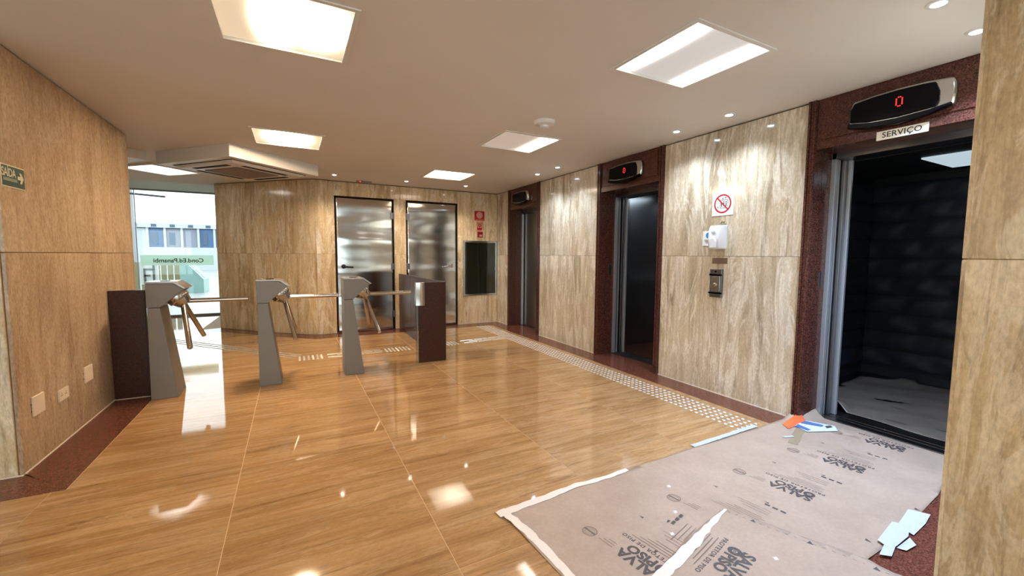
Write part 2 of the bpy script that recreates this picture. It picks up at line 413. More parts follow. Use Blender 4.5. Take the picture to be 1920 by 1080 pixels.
# ------------------------------------------------------------------ right wall: travertine panels between the elevators
T = .02
def panel(wall, x0, x1, y0, y1, z0, z1, mat='wall', bev=.0012):
    return obj('travertine_panel', MB().box(x0, x1, y0, y1, z0, z1), mat, wall, bevel=bev)
SEAM = 1.256; gz = .0014; TOP = H-.012
wr = obj('wall_right', MB().box(XR+.022, XR+.20, 1.79, 3.125, 0, H).box(XR+.022, XR+.20, 4.185, 5.55, 0, H).box(XR+.022, XR+.20, 6.615, 7.10, 0, H), 'backing', kind='structure')
obj('shaft_light_block', MB().box(5.95, 6.05, -1, 7.4, -.2, 2.70).box(3.61, 6.05, 7.28, 7.4, -.2, 2.70).box(3.60, 6.05, -1, -.9, -.2, 2.70).box(3.61, 6.05, -1, 7.4, -.3, -.2), 'backing', wr)  # unseen shaft walls added to keep sky light out
for (a, b, sp) in ((1.787, 3.128, 2.423), (4.182, 5.553, None), (6.612, YB, None)):
    cols = [(a, sp), (sp, b)] if sp else [(a, b)]
    for (c, d) in cols:
        panel(wr, XR, XR+T, c+gz, d-gz, .006, SEAM-gz, 'wall_spotlit'); panel(wr, XR, XR+T, c+gz, d-gz, SEAM+gz, TOP, 'wall_spotlit')
    obj('caulk_line', MB().box(XR-.004, XR+.01, a, b, 0, .007), 'joint', wr)

# ------------------------------------------------------------------ back wall with two steel doors
D1 = (.607, 1.517); D2 = (1.716, 2.628); DT = 2.158
wb = obj('wall_back', MB().box(.45, D1[0]-.02, YB+.022, YB+.2, 0, H).box(D1[1]+.02, D2[0]-.02, YB+.022, YB+.2, 0, H).box(D2[1]+.02, XR+.2, YB+.022, YB+.2, 0, H)
         .box(.45, XR+.2, YB+.022, YB+.2, DT+.02, H), 'backing', kind='structure')
def bp(x0, x1, z0, z1): panel(wb, x0+gz, x1-gz, YB, YB+T, z0, z1)
bp(D1[1], D2[0], .004, SEAM-gz); bp(D1[1], D2[0], SEAM+gz, DT)
bp(D1[0], 1.617, DT+gz, TOP); bp(1.617, D2[1], DT+gz, TOP)
bp(D2[1], 2.735, .004, TOP); bp(2.735, XR, .004, .515); bp(2.735, XR, 1.512, TOP)
obj('caulk_line', MB().box(D2[1], XR, YB-.004, YB+.01, 0, .006), 'joint', wb)

def steel_door(n, x0, x1, hinge_right, label):
    d = thing('door_%d' % n, loc=((x0+x1)/2, YB, 0), kind='structure'); d['label'] = label
    hw = (x1-x0)/2
    fr = MB(); fr.box(-hw, -hw+.012, -.004, .10, 0, DT).box(hw-.012, hw, -.004, .10, 0, DT).box(-hw+.012, hw-.012, -.004, .10, DT-.012, DT)
    obj('door_frame', fr, 'gap', d)
    # sheet metal leaf, gently buckled as in real life
    mb = MB(); nx, nz = 30, 70; a = hw-.016; vs_ = []
    for j in range(nz+1):
        for i in range(nx+1):
            vs_.append((-a+2*a*i/nx, .004, .012+(DT-.03)*j/nz))
    mb.add(vs_, [(j*(nx+1)+i, j*(nx+1)+i+1, (j+1)*(nx+1)+i+1, (j+1)*(nx+1)+i) for j in range(nz) for i in range(nx)])
    me = mb.mesh('door_leaf')
    leaf = obj('door_leaf', me, 'door_steel', d, smooth=True)
    so = leaf.modifiers.new('thick', 'SOLIDIFY'); so.thickness = .035; so.offset = -1 if me.polygons[0].normal.y < 0 else 1
    s = 1 if hinge_right else -1
    for z in (1.887, 1.055, .265):
        hm = MB().tube((s*(hw-.006), -.012, z-.055), (s*(hw-.006), -.012, z+.055), .012, 12).box(min(s*(hw-.006), s*(hw-.06)), max(s*(hw-.006), s*(hw-.06)), -.006, 0.0, z-.05, z+.05)
        obj('hinge', hm, 'dark_steel', d, smooth=40)
    lx = -s*(hw-.118)
    hd = MB().lathe([(.034, 0), (.034, .009), (.028, .012)], (lx, .002, 1.06), (0, -1, 0), 24).tube((lx, 0, 1.06), (lx, -.045, 1.06), .013, 14)
    hd.tube((lx, -.045, 1.06), (lx+s*.140, -.045, 1.048), .013, 14)
    obj('lever_handle', hd, 'matte_black' if hinge_right else 'chrome', leaf, smooth=40)
    obj('closet_back', MB().box(-hw, hw, .10, .13, 0, DT), 'gap', d)
steel_door(1, *D1, True, 'left stainless steel door with black lever handle')
steel_door(2, *D2, False, 'right stainless steel door with chrome lever handle behind the granite barrier')

# ------------------------------------------------------------------ curved travertine wall by the entrance
cv = [(-1.08, 8.39), (-.82, 8.135), (-.55, 7.85), (-.25, 7.555), (-.02, 7.335), (.14, 7.195), (.27, 7.10), (.345, 7.062), (.40, 7.05), (.47, 7.055), (.54, 7.068), (D1[0], YB)]
def offs(ps, d):
    out = []
    for i in range(len(ps)):
        a = Vector(ps[max(i-1, 0)]); b = Vector(ps[min(i+1, len(ps)-1)]); t = (b-a).normalized(); n = Vector((-t.y, t.x))
        out.append((ps[i][0]+n.x*d, ps[i][1]+n.y*d))
    return out
we = obj('wall_entrance', MB().prism(offs(cv, .022)+offs(cv, .16)[::-1], 0, H+.08).prism([(-1.06, 8.41), (-.90, 8.45), (-.70, 10.34), (-.86, 10.34)], 0, 2.455), 'backing', kind='structure')
def cpanel(seg, z0, z1):
    obj('travertine_panel', MB().prism(seg+offs(seg, .02)[::-1], z0, z1), 'wall', we, smooth=30)
for seg in (cv[0:3], cv[2:8], cv[7:12]):
    # finer interpolation
    fine = []
    for k in range(len(seg)-1):
        for q in range(3): fine.append(tuple(Vector(seg[k]).lerp(Vector(seg[k+1]), q/3)))
    fine.append(seg[-1])
    e0 = Vector(fine[0]).lerp(Vector(fine[1]), .008); e1 = Vector(fine[-1]).lerp(Vector(fine[-2]), .008)
    fine[0] = tuple(e0); fine[-1] = tuple(e1)
    cpanel(fine, .004, SEAM-gz); cpanel(fine, SEAM+gz, TOP)
panel(we, -1.083, -1.063, 8.40, 10.33, .004, 2.45, bev=0)

# ------------------------------------------------------------------ left wall block and right pier
wl = obj('wall_left', MB().box(-2.58, XL-.022, 3.285, 5.33, 0, H), 'backing', kind='structure')
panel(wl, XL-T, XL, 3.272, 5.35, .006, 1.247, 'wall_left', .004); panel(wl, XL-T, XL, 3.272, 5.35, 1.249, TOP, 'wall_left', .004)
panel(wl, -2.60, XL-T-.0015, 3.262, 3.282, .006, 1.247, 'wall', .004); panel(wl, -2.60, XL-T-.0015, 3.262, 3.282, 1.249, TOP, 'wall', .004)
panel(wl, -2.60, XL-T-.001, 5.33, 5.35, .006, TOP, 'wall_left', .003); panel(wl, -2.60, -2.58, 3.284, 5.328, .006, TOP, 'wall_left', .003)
obj('caulk_line', MB().box(XL-.01, XL+.004, 3.28, 5.35, 0, .007).box(-2.6, XL, 3.258, 3.27, 0, .007), 'joint', wl)
wn = obj('wall_near', MB().box(2.172, 3.60, -4.2, .562, 0, H), 'backing', kind='structure')
panel(wn, 2.15, 2.17, -.62, .572, .006, 1.2475, 'pier', .003); panel(wn, 2.15, 2.17, -.62, .572, 1.2485, TOP, 'pier', .003)
for k in range(4):
    y1_ = -.622-k*.9; panel(wn, 2.15, 2.17, max(y1_-.898, -4.2), y1_, .006, 1.247, 'pier'); panel(wn, 2.15, 2.17, max(y1_-.898, -4.2), y1_, 1.249, TOP, 'pier')
panel(wn, 2.152, XR+.02, .564, .584, .006, 1.247, 'pier', .004); panel(wn, 2.152, XR+.02, .564, .584, 1.249, TOP, 'pier', .004)
panel(wn, XR, XR+.02, .586, .705, .006, TOP, 'pier', .002)
# walls out of the picture that close the lobby: rear wall and outer left wall, each with glazing added and widened to brighten the ceiling
wre = obj('wall_rear', MB().box(-6.2, -6.0, -4.2, -4.1, 0, H).box(1.9, 2.17, -4.2, -4.1, 0, H).box(-6.0, 1.9, -4.2, -4.1, 0, .25).box(-6.0, 1.9, -4.2, -4.1, 2.3, H), 'wall', kind='structure')
wo = obj('wall_outer', MB().box(-6.2, -6.1, 2.6, 10.4, 0, 2.5).box(-6.2, -6.1, -4.2, -3.6, 0, H).box(-6.2, -6.1, -3.6, 2.6, 0, .25).box(-6.2, -6.1, -3.6, 2.6, 2.3, H), 'wall', kind='structure')
w2 = thing('added_window_2', kind='structure', loc=(-2.05, -4.15, .25)); w2['label'] = 'added wide glazing in the rear lobby wall, out of view'
w3_ = thing('added_window_3', kind='structure', loc=(-6.15, -.5, .25)); w3_['label'] = 'added wide glazing in the outer lobby wall, out of view'
for k in range(5):
    obj('pane', MB().box(-3.95+k*1.58, -3.95+k*1.58+1.54, -.005, .005, 0, 2.05), 'glass', w2)
    obj('mullion', MB().box(-3.95+k*1.58+1.54, -3.95+k*1.58+1.58, -.03, .03, 0, 2.05), 'dark_steel', w2)
for k in range(4):
    obj('pane', MB().box(-.005, .005, -3.1+k*1.55, -3.1+k*1.55+1.51, 0, 2.05), 'glass', w3_)
    obj('mullion', MB().box(-.03, .03, -3.1+k*1.55+1.51, -3.1+k*1.55+1.55, 0, 2.05), 'dark_steel', w3_)

# ------------------------------------------------------------------ entrance glazing
YG = 10.35
w1 = thing('window_1', kind='structure', loc=(0, YG, 0)); w1['label'] = 'full-height glass entrance front with frosted name strip'
for a, b in ((-4.6, -2.588), (-2.578, -.84)):
    pane_ = obj('pane', MB().box(a, b, -.005, .005, .035, 2.44), 'glass', w1)
obj('bottom_rail', MB().box(-6.1, -.84, -.03, .03, 0, .035), 'frame_grey', w1); obj('head_rail', MB().box(-6.1, -.84, -.03, .03, 2.435, 2.46), 'frame_grey', w1)
obj('pane', MB().box(-6.1, -4.62, -.005, .005, .035, 2.44), 'glass', w1)
obj('glass_joint', MB().box(-2.590, -2.576, -.008, .008, .035, 2.44), 'dark_steel', w1)
film = obj('frosted_strip', MB().box(-2.545, -1.40, -.0075, -.0055, 1.015, 1.212), 'film', pane_)
tm = text_mesh('Cond.Ed.Panambi', .112, bold=.0025)
obj('lettering', place_mesh(tm, (-1.96, -.009, 1.105), (-1, 0, 0), (0, 0, 1)), 'ink', pane_, label='dark lettering of the building name, mirrored')
obj('door_pull', MB().tube((-2.70, -.05, .75), (-2.70, -.05, 1.25), .014, 12).tube((-2.70, -.05, .8), (-2.70, 0, .8), .008, 8).tube((-2.70, -.05, 1.2), (-2.70, 0, 1.2), .008, 8), 'chrome', w1, smooth=40)

# ------------------------------------------------------------------ elevators
def elevator(y0, y1, label, state):
    yc = (y0+y1)/2; e = thing('elevator', label, 'elevator', (XR, yc, 0), group='elevators along the travertine wall')
    h = (y1-y0)/2; tw = .060; HB = 2.03
    for s in (-1, 1):
        # ribbed granite architrave
        a = s*h; b = s*(h-tw)
        lo, hi = min(a, b), max(a, b)
        mb = MB().box(-.006, .10, lo+.001, hi-.001, 0, H)
        w3 = (hi-lo)/3
        mb.box(-.020, -.006, lo+.004, lo+w3-.002, 0, H).box(-.014, -.006, lo+w3+.002, lo+2*w3-.002, 0, H).box(-.020, -.006, lo+2*w3+.002, hi-.004, 0, H)
        obj('architrave', mb, 'granite', e, bevel=.002)
        obj('jamb', MB().box(.102, .225, lo if s < 0 else lo+.0, hi, 0, HB+.03), 'granite', e)
        obj('jamb_frame', MB().box(.226, .262, min(s*h, s*(h-tw-.030)), max(s*h, s*(h-tw-.030)), 0, HB), 'jamb_metal', e, bevel=.002)
    i = h-tw
    hd = MB().box(.0, .10, -i+.0005, i-.0005, HB, H).box(-.008, .0, -i+.0005, i-.0005, HB, HB+.055)
    hdr = obj('header', hd, 'granite', e, bevel=.002)
    obj('header_panel', MB().box(-.010, 0, -i+.03, i-.03, HB+.066, H-.012), 'granite', hdr, bevel=.003)
    obj('header_soffit', MB().box(.101, .225, -i, i, HB+.0, HB+.05), 'granite', e)
    obj('door_head', MB().box(.226, .40, -i, i, 1.985, HB+.05), 'dark_steel', e, bevel=.002)
    obj('sill', MB().box(.225, .29, -i, i, .0007, .010).box(.305, .345, -i, i, .0007, .010).box(.36, .42, -i, i, .0007, .010).box(.225, .42, -i, i, .0007, .004), 'dark_steel', e, bevel=.001)
    ii = i-.030
    if state == 'closed':
        obj('door_panel', MB().box(.275, .300, -ii*.30, i, .011, 1.985), 'dark_door', e, bevel=.003)
        obj('door_panel', MB().box(.305, .330, -i, -ii*.30+.06, .011, 1.985), 'dark_door', e, bevel=.003)
        obj('door_edge_strip', MB().box(.268, .275, -ii*.30-.002, -ii*.30+.012, .011, 1.985), 'jamb_metal', e)
    else:
        for k, (x, yy) in enumerate(((.275, ii+.004), (.315, ii-.022), (.355, ii-.046))):
            obj('door_panel', MB().box(x, x+.026, yy, i+.14, .011, 1.985), 'jamb_metal' if k != 1 else 'dark_steel', e, bevel=.003)
        obj('door_edge_strip', MB().box(.268, .274, ii+.002, ii+.012, .011, 1.985), 'chrome', e)
        obj('shaft_lining', MB().box(.27, .42, i+.145, i+.165, 0, 2.1), 'gap', e)
        obj('shaft_lining', MB().box(.27, .42, -i-.02, -i-.001, 0, 2.1), 'gap', e)
    obj('hall_call_plate', MB().box(.145, .185, i-.004, i, 1.02, 1.14), 'dark_steel', e, bevel=.001) if state != 'closed' else None
    return e, i
e1, ei = elevator(5.555, 6.610, 'farthest elevator, its steel door closed, in the lobby corner', 'closed')
e2, _ = elevator(3.130, 4.180, 'middle elevator standing open onto a dark steel cab', 'open')
e3, _ = elevator(.710, 1.785, 'nearest elevator, open, its cab lined with dark quilted blankets', 'open')

def cab(e, yl, yr, xb, zc, wallmat, floormat):
    x0 = .43
    obj('cab_floor', MB().box(x0-.01, xb, -yr, yl, -.05, .006), floormat, e)
    cc_ = obj('cab_ceiling', MB().box(x0-.01, xb, -yr, yl, zc, zc+.05), 'matte_black', e)
    bw = obj('cab_back_wall', MB().box(xb, xb+.03, -yr, yl, 0, zc+.05), wallmat, e)
    for a, b in ((yl, yl+.03), (-yr-.03, -yr)): obj('cab_side_wall', MB().box(x0-.01, xb+.03, a, b, 0, zc+.05), wallmat, e)
    for a, b in ((.44, yl), (-yr, -.44)): obj('cab_front_return', MB().box(x0-.01, x0+.02, a, b, 0, zc), wallmat, e)
    obj('cab_transom', MB().box(x0-.01, x0+.02, -.44, .44, 1.985, zc), wallmat, e)
    return bw, cc_
bw2, cc2 = cab(e2, .70, .70, 1.85, 2.12, 'cab_steel', 'granite')
obj('handrail', MB().tube((1.79, -.62, .9), (1.79, .62, .9), .018, 14).tube((1.79, -.5, .9), (1.85, -.5, .9), .01, 10).tube((1.79, .5, .9), (1.85, .5, .9), .01, 10), 'chrome', bw2, smooth=40)
for y in (-.35, 0, .35): obj('wall_cover_strip', MB().box(1.842, 1.85, y-.006, y+.006, .1, 2.1), 'steel', bw2)
obj('kick_plate', MB().box(1.838, 1.85, -.69, .69, .01, .12), 'steel', bw2, bevel=.002)
obj('cab_light', MB().box(-.32, .32, -.32, .32, -.01, 0), 'cab_light_bright', cc2, loc=(1.15, 0, 2.119))
bw3, cc3 = cab(e3, .955, .93, 2.10, 2.08, 'matte_black', 'dark_steel')
obj('cab_light', MB().box(-.33, .33, -.33, .33, -.012, 0), 'cab_light', cc3, loc=(1.56, -.03, 2.079))
obj('operating_panel', MB().box(1.75, 1.95, -.93, -.915, 1.0, 1.5), 'dark_steel', e3)
# quilted blankets hanging in the service cab
def blanket(y0, y1, x0, x1, back, label):
    L = (y1-y0) if back else (x1-x0)
    q = thing('quilted_blanket', label, 'blanket', (XR+(2.10 if back else (x0+x1)/2), 1.2475+((y0+y1)/2 if back else .955), .05), group='quilted blankets in the service cab')
    pitch_ = .19; nz_ = 10
    for k in range(nz_):
        za = .06+k*pitch_; vs_ = []; nx = 44; nr = 9
        for j in range(nr+1):
            for i in range(nx+1):
                t = i/nx; s = -L/2+L*t; u = j/nr
                bul = .020*math.sin(math.pi*u)**.5
                fold = .010*math.sin(s*17+u*2.4*(1 if k % 2 else -1)+k*1.7)*math.sin(math.pi*u) + .006*math.sin(s*41+u*5+k)*math.sin(math.pi*u)
                d = -(bul+fold+.012)
                z = za+pitch_*(u*.94+.03)
                vs_.append((d, s, z) if back else (s, d, z))
        mb = MB().add(vs_, [(j*(nx+1)+i, j*(nx+1)+i+1, (j+1)*(nx+1)+i+1, (j+1)*(nx+1)+i) for j in range(nr) for i in range(nx)])
        obj('quilted_band', mb, 'quilt', q, smooth=True)
        z = za
        sm = MB().box(-.014, -.002, -L/2, L/2, z-.010, z+.010) if back else MB().box(-L/2, L/2, -.014, -.002, z-.010, z+.010)
        obj('seam', sm, 'quilt_seam', q)
blanket(-.88, .94, 0, 0, True, 'dark quilted blanket across the back of the open service cab')
blanket(0, 0, .48, 2.04, False, 'dark quilted blanket on the left side of the service cab')

# floor indicators over each elevator
def indicator(yc, label, lit):
    d = thing('floor_indicator', label, 'display', (XR-.010, yc, 2.19), group='floor indicators above the elevators')
    W = .255
    # outer silver body: arched top, rounded right end, cut by a curved chin
    top = [(-W+.012, .095), (-W*.5, .106), (0, .11), (W*.5, .106), (W-.012, .092)]
    right_ = [(W, .06), (W+.004, 0), (W-.004, -.06)]
    bot = [(W*.55, -.093), (0, -.108), (-W*.55, -.100), (-W, -.075)]
    left_ = [(-W-.006, -.02), (-W, .06)]
    pol = top+right_+bot+left_
    # y axis: viewer's left is +y, so mirror
    body = MB().prism([(-a, b) for a, b in pol], -.045, 0, 'x')
    obj('housing', body, 'steel', d, bevel=.012, smooth=35)
    face = [(-W+.026, .080), (-W*.5, .092), (0, .096), (W*.45, .092), (W*.66, .086), (W*.74, .03), (W*.74, -.03), (W*.70, -.055), (0, -.066), (-W*.6, -.058), (-W+.006, -.04), (-W+.008, .04)]
    obj('display_glass', MB().prism([(-a, b) for a, b in face], -.058, -.040, 'x'), 'black', d, bevel=.005, smooth=35)
    chin = [(-W, -.045), (-W*.5, -.068), (0, -.074), (W*.6, -.066), (W-.01, -.05), (W-.012, -.065), (W*.55, -.096), (0, -.112), (-W*.55, -.104), (-W-.004, -.078)]
    obj('chin', MB().prism([(-a, b) for a, b in chin], -.066, -.02, 'x'), 'black', d, bevel=.006, smooth=35)
    if lit:
        mb = MB()
        pts = [(0, k*.013) for k in range(1, 6)] + [(.042, k*.013) for k in range(1, 6)] + [(k*.014, 0) for k in range(1, 3)] + [(k*.014, .078) for k in range(1, 3)]
        for a, b in pts:
            mb.lathe([(.0034, 0), (.0034, .0015)], (-.058, .006-a*.68, -.004+b*.68), (-1, 0, 0), 8)
        obj('led_digit', mb, 'led_red', d, label='red dot digit 0')
indicator(6.10, 'black floor indicator above the farthest closed elevator', False)
indicator(3.66, 'black floor indicator above the middle elevator showing a red 0', True)
indicator(1.248, 'black floor indicator above the service elevator showing a red 0', True)
sg = thing('service_sign', 'ivory nameplate reading SERVICO below the nearest floor indicator', 'sign', (XR-.008, 1.238, 2.038))
sg['label'] = 'ivory nameplate reading SERVIÇO below the nearest floor indicator'
obj('plate', MB().box(-.004, 0, -.127, .127, -.028, .028), 'ivory', sg, bevel=.001)
obj('lettering', place_mesh(text_mesh('SERVIÇO', .048, bold=.0006, spacing=1.05), (-.0045, 0, .0), (0, -1, 0), (0, 0, 1)), 'ink', sg)

# ------------------------------------------------------------------ things on the travertine panel between middle and nearest elevator
XW = XR
ps = thing('prohibition_sign', 'white square sign with a red crossed circle over an elevator pictogram', 'sign', (XW, 2.455, 1.618))
obj('plate', MB().box(-.004, 0, -.104, .104, 0, .203), 'signwhite', ps, bevel=.001)
R_ = (0, -1, 0); U_ = (0, 0, 1)
mb = ring_mb(MB(), (-.0052, 0, .104), .070, .084, R_, U_)
a = math.radians(45)
def bar(mb, x, c0, c1, wd):
    c0 = Vector(c0); c1 = Vector(c1); t = (c1-c0).normalized(); n = Vector((-t.y, t.x))*wd/2
    P4 = [c0+n, c1+n, c1-n, c0-n]; return flat(mb, [(x, -p.x, p.y) for p in P4])
bar(mb, -.0056, (-.054, .158), (.054, .050), .013)
obj('red_circle_and_slash', mb, 'red', ps)
pk = MB(); x = -.0048
for c0, c1 in (((-.022, .065), (-.022, .135)), ((-.022, .135), (.048, .135)), ((.048, .135), (.048, .075)), ((-.022, .067), (.03, .067))): bar(pk, x, c0, c1, .004)
for px in (-.010, .012, .034):
    flat(pk, [(x, -a_, b_) for a_, b_ in disc_poly(px, .118 if px > 0 else .106, .006, n=12)]); bar(pk, x, (px, .110), (px, .078), .009)
for px, up in ((.0, -1), (.026, 1)):
    bar(pk, x, (px, .140), (px, .162), .004)
    tip = .164 if up > 0 else .138
    flat(pk, [(x, -px, tip), (x, -(px-.009), tip-up*.012), (x, -(px+.009), tip-up*.012)])
bar(pk, x, (-.052, .066), (-.045, .082), .004); bar(pk, x, (-.045, .082), (-.038, .066), .004)
obj('pictogram', pk, 'ink', ps)
ds = thing('soap_dispenser', 'white plastic hand gel dispenser below the prohibition sign', 'dispenser', (XW, 2.455, 1.318))
pr = [(0, 0), (-.095, .004), (-.112, .03), (-.112, .10), (-.105, .18), (-.085, .208), (0, .212)]
body = MB()
vs_ = []; nseg = len(pr)
for yy, sc_ in ((-.058, .90), (-.05, 1.0), (.05, 1.0), (.058, .90)):
    vs_ += [(p[0]*sc_, yy, .106+(p[1]-.106)*(sc_*.5+.5)) for p in pr]
fs = [tuple(range(nseg))[::-1], tuple(range(3*nseg, 4*nseg))]
for k in range(3): fs += [(k*nseg+i, k*nseg+(i+1) % nseg, (k+1)*nseg+(i+1) % nseg, (k+1)*nseg+i) for i in range(nseg)]
body.add(vs_, fs)
obj('body', body, 'white_plastic', ds, bevel=.004, smooth=40)
pm = MB(); flatpoly = [(-.030, -.0), (.030, -.0), (.030, .055), (.022, .078), (0, .088), (-.022, .078), (-.030, .055)]
pm.prism([(a_, b_+.012) for a_, b_ in flatpoly], -.122, -.108, 'x'); obj('push_lever', pm, 'white_plastic', ds, bevel=.004)
obj('level_window', MB().box(-.1145, -.106, -.020, .020, .145, .160), 'paleblue', ds, bevel=.001)
cs = thing('notice_card', 'small white card with blue emblem behind the gel dispenser', 'card', (XW, 2.60, 1.352))
obj('card', MB().box(-.003, 0, -.045, .045, 0, .135), 'signwhite', cs)
obj('emblem', MB().prism([(a_, b_) for a_, b_ in disc_poly(-.012, .095, .024, .026)], -.0045, -.003, 'x'), 'logo_blue', cs)
lb = MB()
for k in range(3): lb.box(-.0042, -.003, -.035, .025-.006*k, .050-.012*k, .054-.012*k)
obj('printed_lines', lb, 'ink', cs)
hk = thing('wall_clip', 'small grey clip on the wall above the gel dispenser', 'clip', (XW, 2.44, 1.545))
obj('bracket', MB().box(-.012, 0, -.03, .03, .0, .012).box(-.016, -.010, -.03, .03, .0, .02), 'steel', hk, bevel=.001)
np_ = thing('notice_plate', 'narrow brown engraved plate below the gel dispenser', 'plate', (XW, 2.46, 1.188))
obj('plate', MB().box(-.003, 0, -.076, .076, 0, .055), P('brown_plate', (.20, .12, .075), .35), np_, bevel=.001)
lb = MB()
for k in range(3): lb.box(-.0042, -.003, -.066, .066, .012+.014*k, .016+.014*k)
obj('engraved_lines', lb, 'print_light', np_)
bs = thing('call_button_station', 'steel elevator call button box on the travertine wall', 'button panel', (XW, 2.474, .885))
obj('housing', MB().box(-.030, 0, -.058, .058, 0, .255), 'dark_steel', bs, bevel=.003)
obj('top_band', MB().box(-.036, -.028, -.062, .062, .195, .212), 'black', bs, bevel=.002); obj('bottom_band', MB().box(-.036, -.028, -.066, .066, .032, .048), 'black', bs, bevel=.002)
obj('face_plate', MB().box(-.034, -.029, -.045, .045, .055, .19), 'steel', bs, bevel=.002)
obj('button', MB().lathe([(.017, 0), (.017, .007), (.012, .009)], (-.034, 0, .115), (-1, 0, 0), 24), 'chrome', bs, smooth=40)
obj('camera_eye', MB().lathe([(.008, 0), (.008, .004)], (-.030, 0, .232), (-1, 0, 0), 16), 'black', bs)

# ------------------------------------------------------------------ fire point on the back wall
fc = thing('fire_hose_cabinet', 'steel framed glazed fire hose cabinet on the back wall', 'cabinet', (3.07, YB, .515))
a = .333
fm = MB().box(-a, -a+.03, -.014, .02, 0, .995).box(a-.03, a, -.014, .02, 0, .995).box(-a+.03, a-.03, -.014, .02, 0, .03).box(-a+.03, a-.03, -.014, .02, .965, .995)
obj('frame', fm, 'steel', fc, bevel=.003)
obj('recess_box', MB().box(-a+.03, a-.03, .16, .17, .03, .965).box(-a+.01, -a+.03, .02, .17, .03, .965).box(a-.03, a-.01, .02, .17, .03, .965).box(-a+.03, a-.03, .02, .17, .01, .03).box(-a+.03, a-.03, .02, .17, .965, .985), P('cabinet_grey_green', (.62, .66, .56), .6), fc)
obj('glass_pane', MB().box(-a+.03, a-.03, -.002, .003, .03, .965), 'cab_glass', fc)
hs = MB()
for k in range(7): hs.lathe([(.23-.028*k, 0), (.23-.028*k, .05), (.215-.028*k, .05)], (0, .10, .56), (0, -1, 0), 36)
obj('coiled_hose', hs, 'hose', fc, smooth=40)
obj('latch', MB().box(a-.05, a-.028, -.022, -.012, .46, .52), 'dark_steel', fc, bevel=.002)
def fire_sign(x0, x1, z0, z1, label, kind):
    s = thing('fire_sign', label, 'sign', ((x0+x1)/2, YB, z0)); wd = (x1-x0)/2; hh = z1-z0
    obj('plate', MB().box(-wd, wd, -.004, 0, 0, hh), 'pink', s)
    obj('red_field', MB().box(-wd+.008, wd-.008, -.006, -.004, .010, hh-.008), 'red' if kind < 3 else 'dark_red', s)
    mk = MB(); R2 = (1, 0, 0)
    if kind == 1:
        flat(mk, [(p, -.0068, q) for p, q in disc_poly(0, hh*.56, wd*.60)]); mk.box(-wd*.8, wd*.8, -.0072, -.006, .018, .026)
        obj('pale_symbol', mk, 'pink', s)
    elif kind == 2:
        mk.box(-wd*.72, wd*.72, -.0066, -.006, hh*.38, hh*.88); obj('pale_field', mk, 'pink', s)
        obj('ring_symbol', ring_mb(MB(), (0, -.0075, hh*.63), .012, .028, R2, U_), 'dark_red', s)
    else:
        mk.box(-wd*.3, wd*.7, -.0066, -.006, hh*.22, hh*.5); obj('pale_symbol', mk, 'pink', s)
fire_sign(2.949, 3.155, 1.872, 2.056, 'large red fire sign with a pale disc above two small ones', 1)
fire_sign(2.998, 3.108, 1.695, 1.845, 'small red sign with a ring symbol below the large fire sign', 2)
fire_sign(3.005, 3.125, 1.565, 1.685, 'small dark red notice just above the hose cabinet', 3)

# ------------------------------------------------------------------ left wall: exit sign and cover plates
es = thing('exit_sign', 'green SAÍDA exit sign with an arrow on the left wall', 'sign', (XL, 3.40, 1.606))
obj('plate', MB().box(0, .004, -.112, .112, 0, .122), 'glow_cream', es)
obj('green_field', MB().box(.004, .0055, -.107, .107, .006, .116), 'green', es)
obj('lettering', place_mesh(text_mesh('SAÍDA', .064, bold=.001, spacing=.9), (.0062, -.046, .078), (0, .80, 0), (0, 0, 1)), 'glow_cream', es)
obj('small_line', MB().box(.0055, .0062, -.100, .030, .034, .050), P('dim_green_text', (.22, .26, .18), .5), es)
ar = MB(); flat(ar, [(.0064, p, q) for p, q in ((.036, .052), (.036, .072), (.066, .072), (.056, .092), (.074, .092), (.096, .062), (.074, .032), (.056, .032), (.066, .052))])
obj('arrow', ar, 'glow_cream', es)
def cover(y0, y1, z0, z1, label, socket):
    s = thing('outlet_plate', label, 'outlet', (XL, (y0+y1)/2, z0), group='cover plates low on the left wall'); wd = (y1-y0)/2; hh = z1-z0
    pl_ = obj('plate', MB().box(0, .009, -wd, wd, 0, hh), 'cream', s, bevel=.003)
    if socket:
        mk = MB()
        for c in (-.032, .022):
            for dy, dz in ((-.008, .02), (.008, .02), (0, .034)): mk.lathe([(.0035, 0), (.0035, .0012)], (.009, c+dy, hh*.22+dz), (1, 0, 0), 10)
        obj('socket_holes', mk, 'cap_grey', pl_)
    else:
        mk = MB()
        for z in (hh*.3, hh*.65): mk.lathe([(.004, 0), (.003, .002)], (.002, -wd-.006, z), (1, 0, 0), 8)
        obj('screw_hole', mk, 'gap', s)
cover(3.394, 3.526, .290, .407, 'blank cream cover plate nearest the wall corner', False)
cover(3.694, 3.832, .280, .357, 'cream double socket plate between two blank plates', True)
cover(4.086, 4.225, .298, .414, 'blank cream cover plate nearest the granite panel', False)

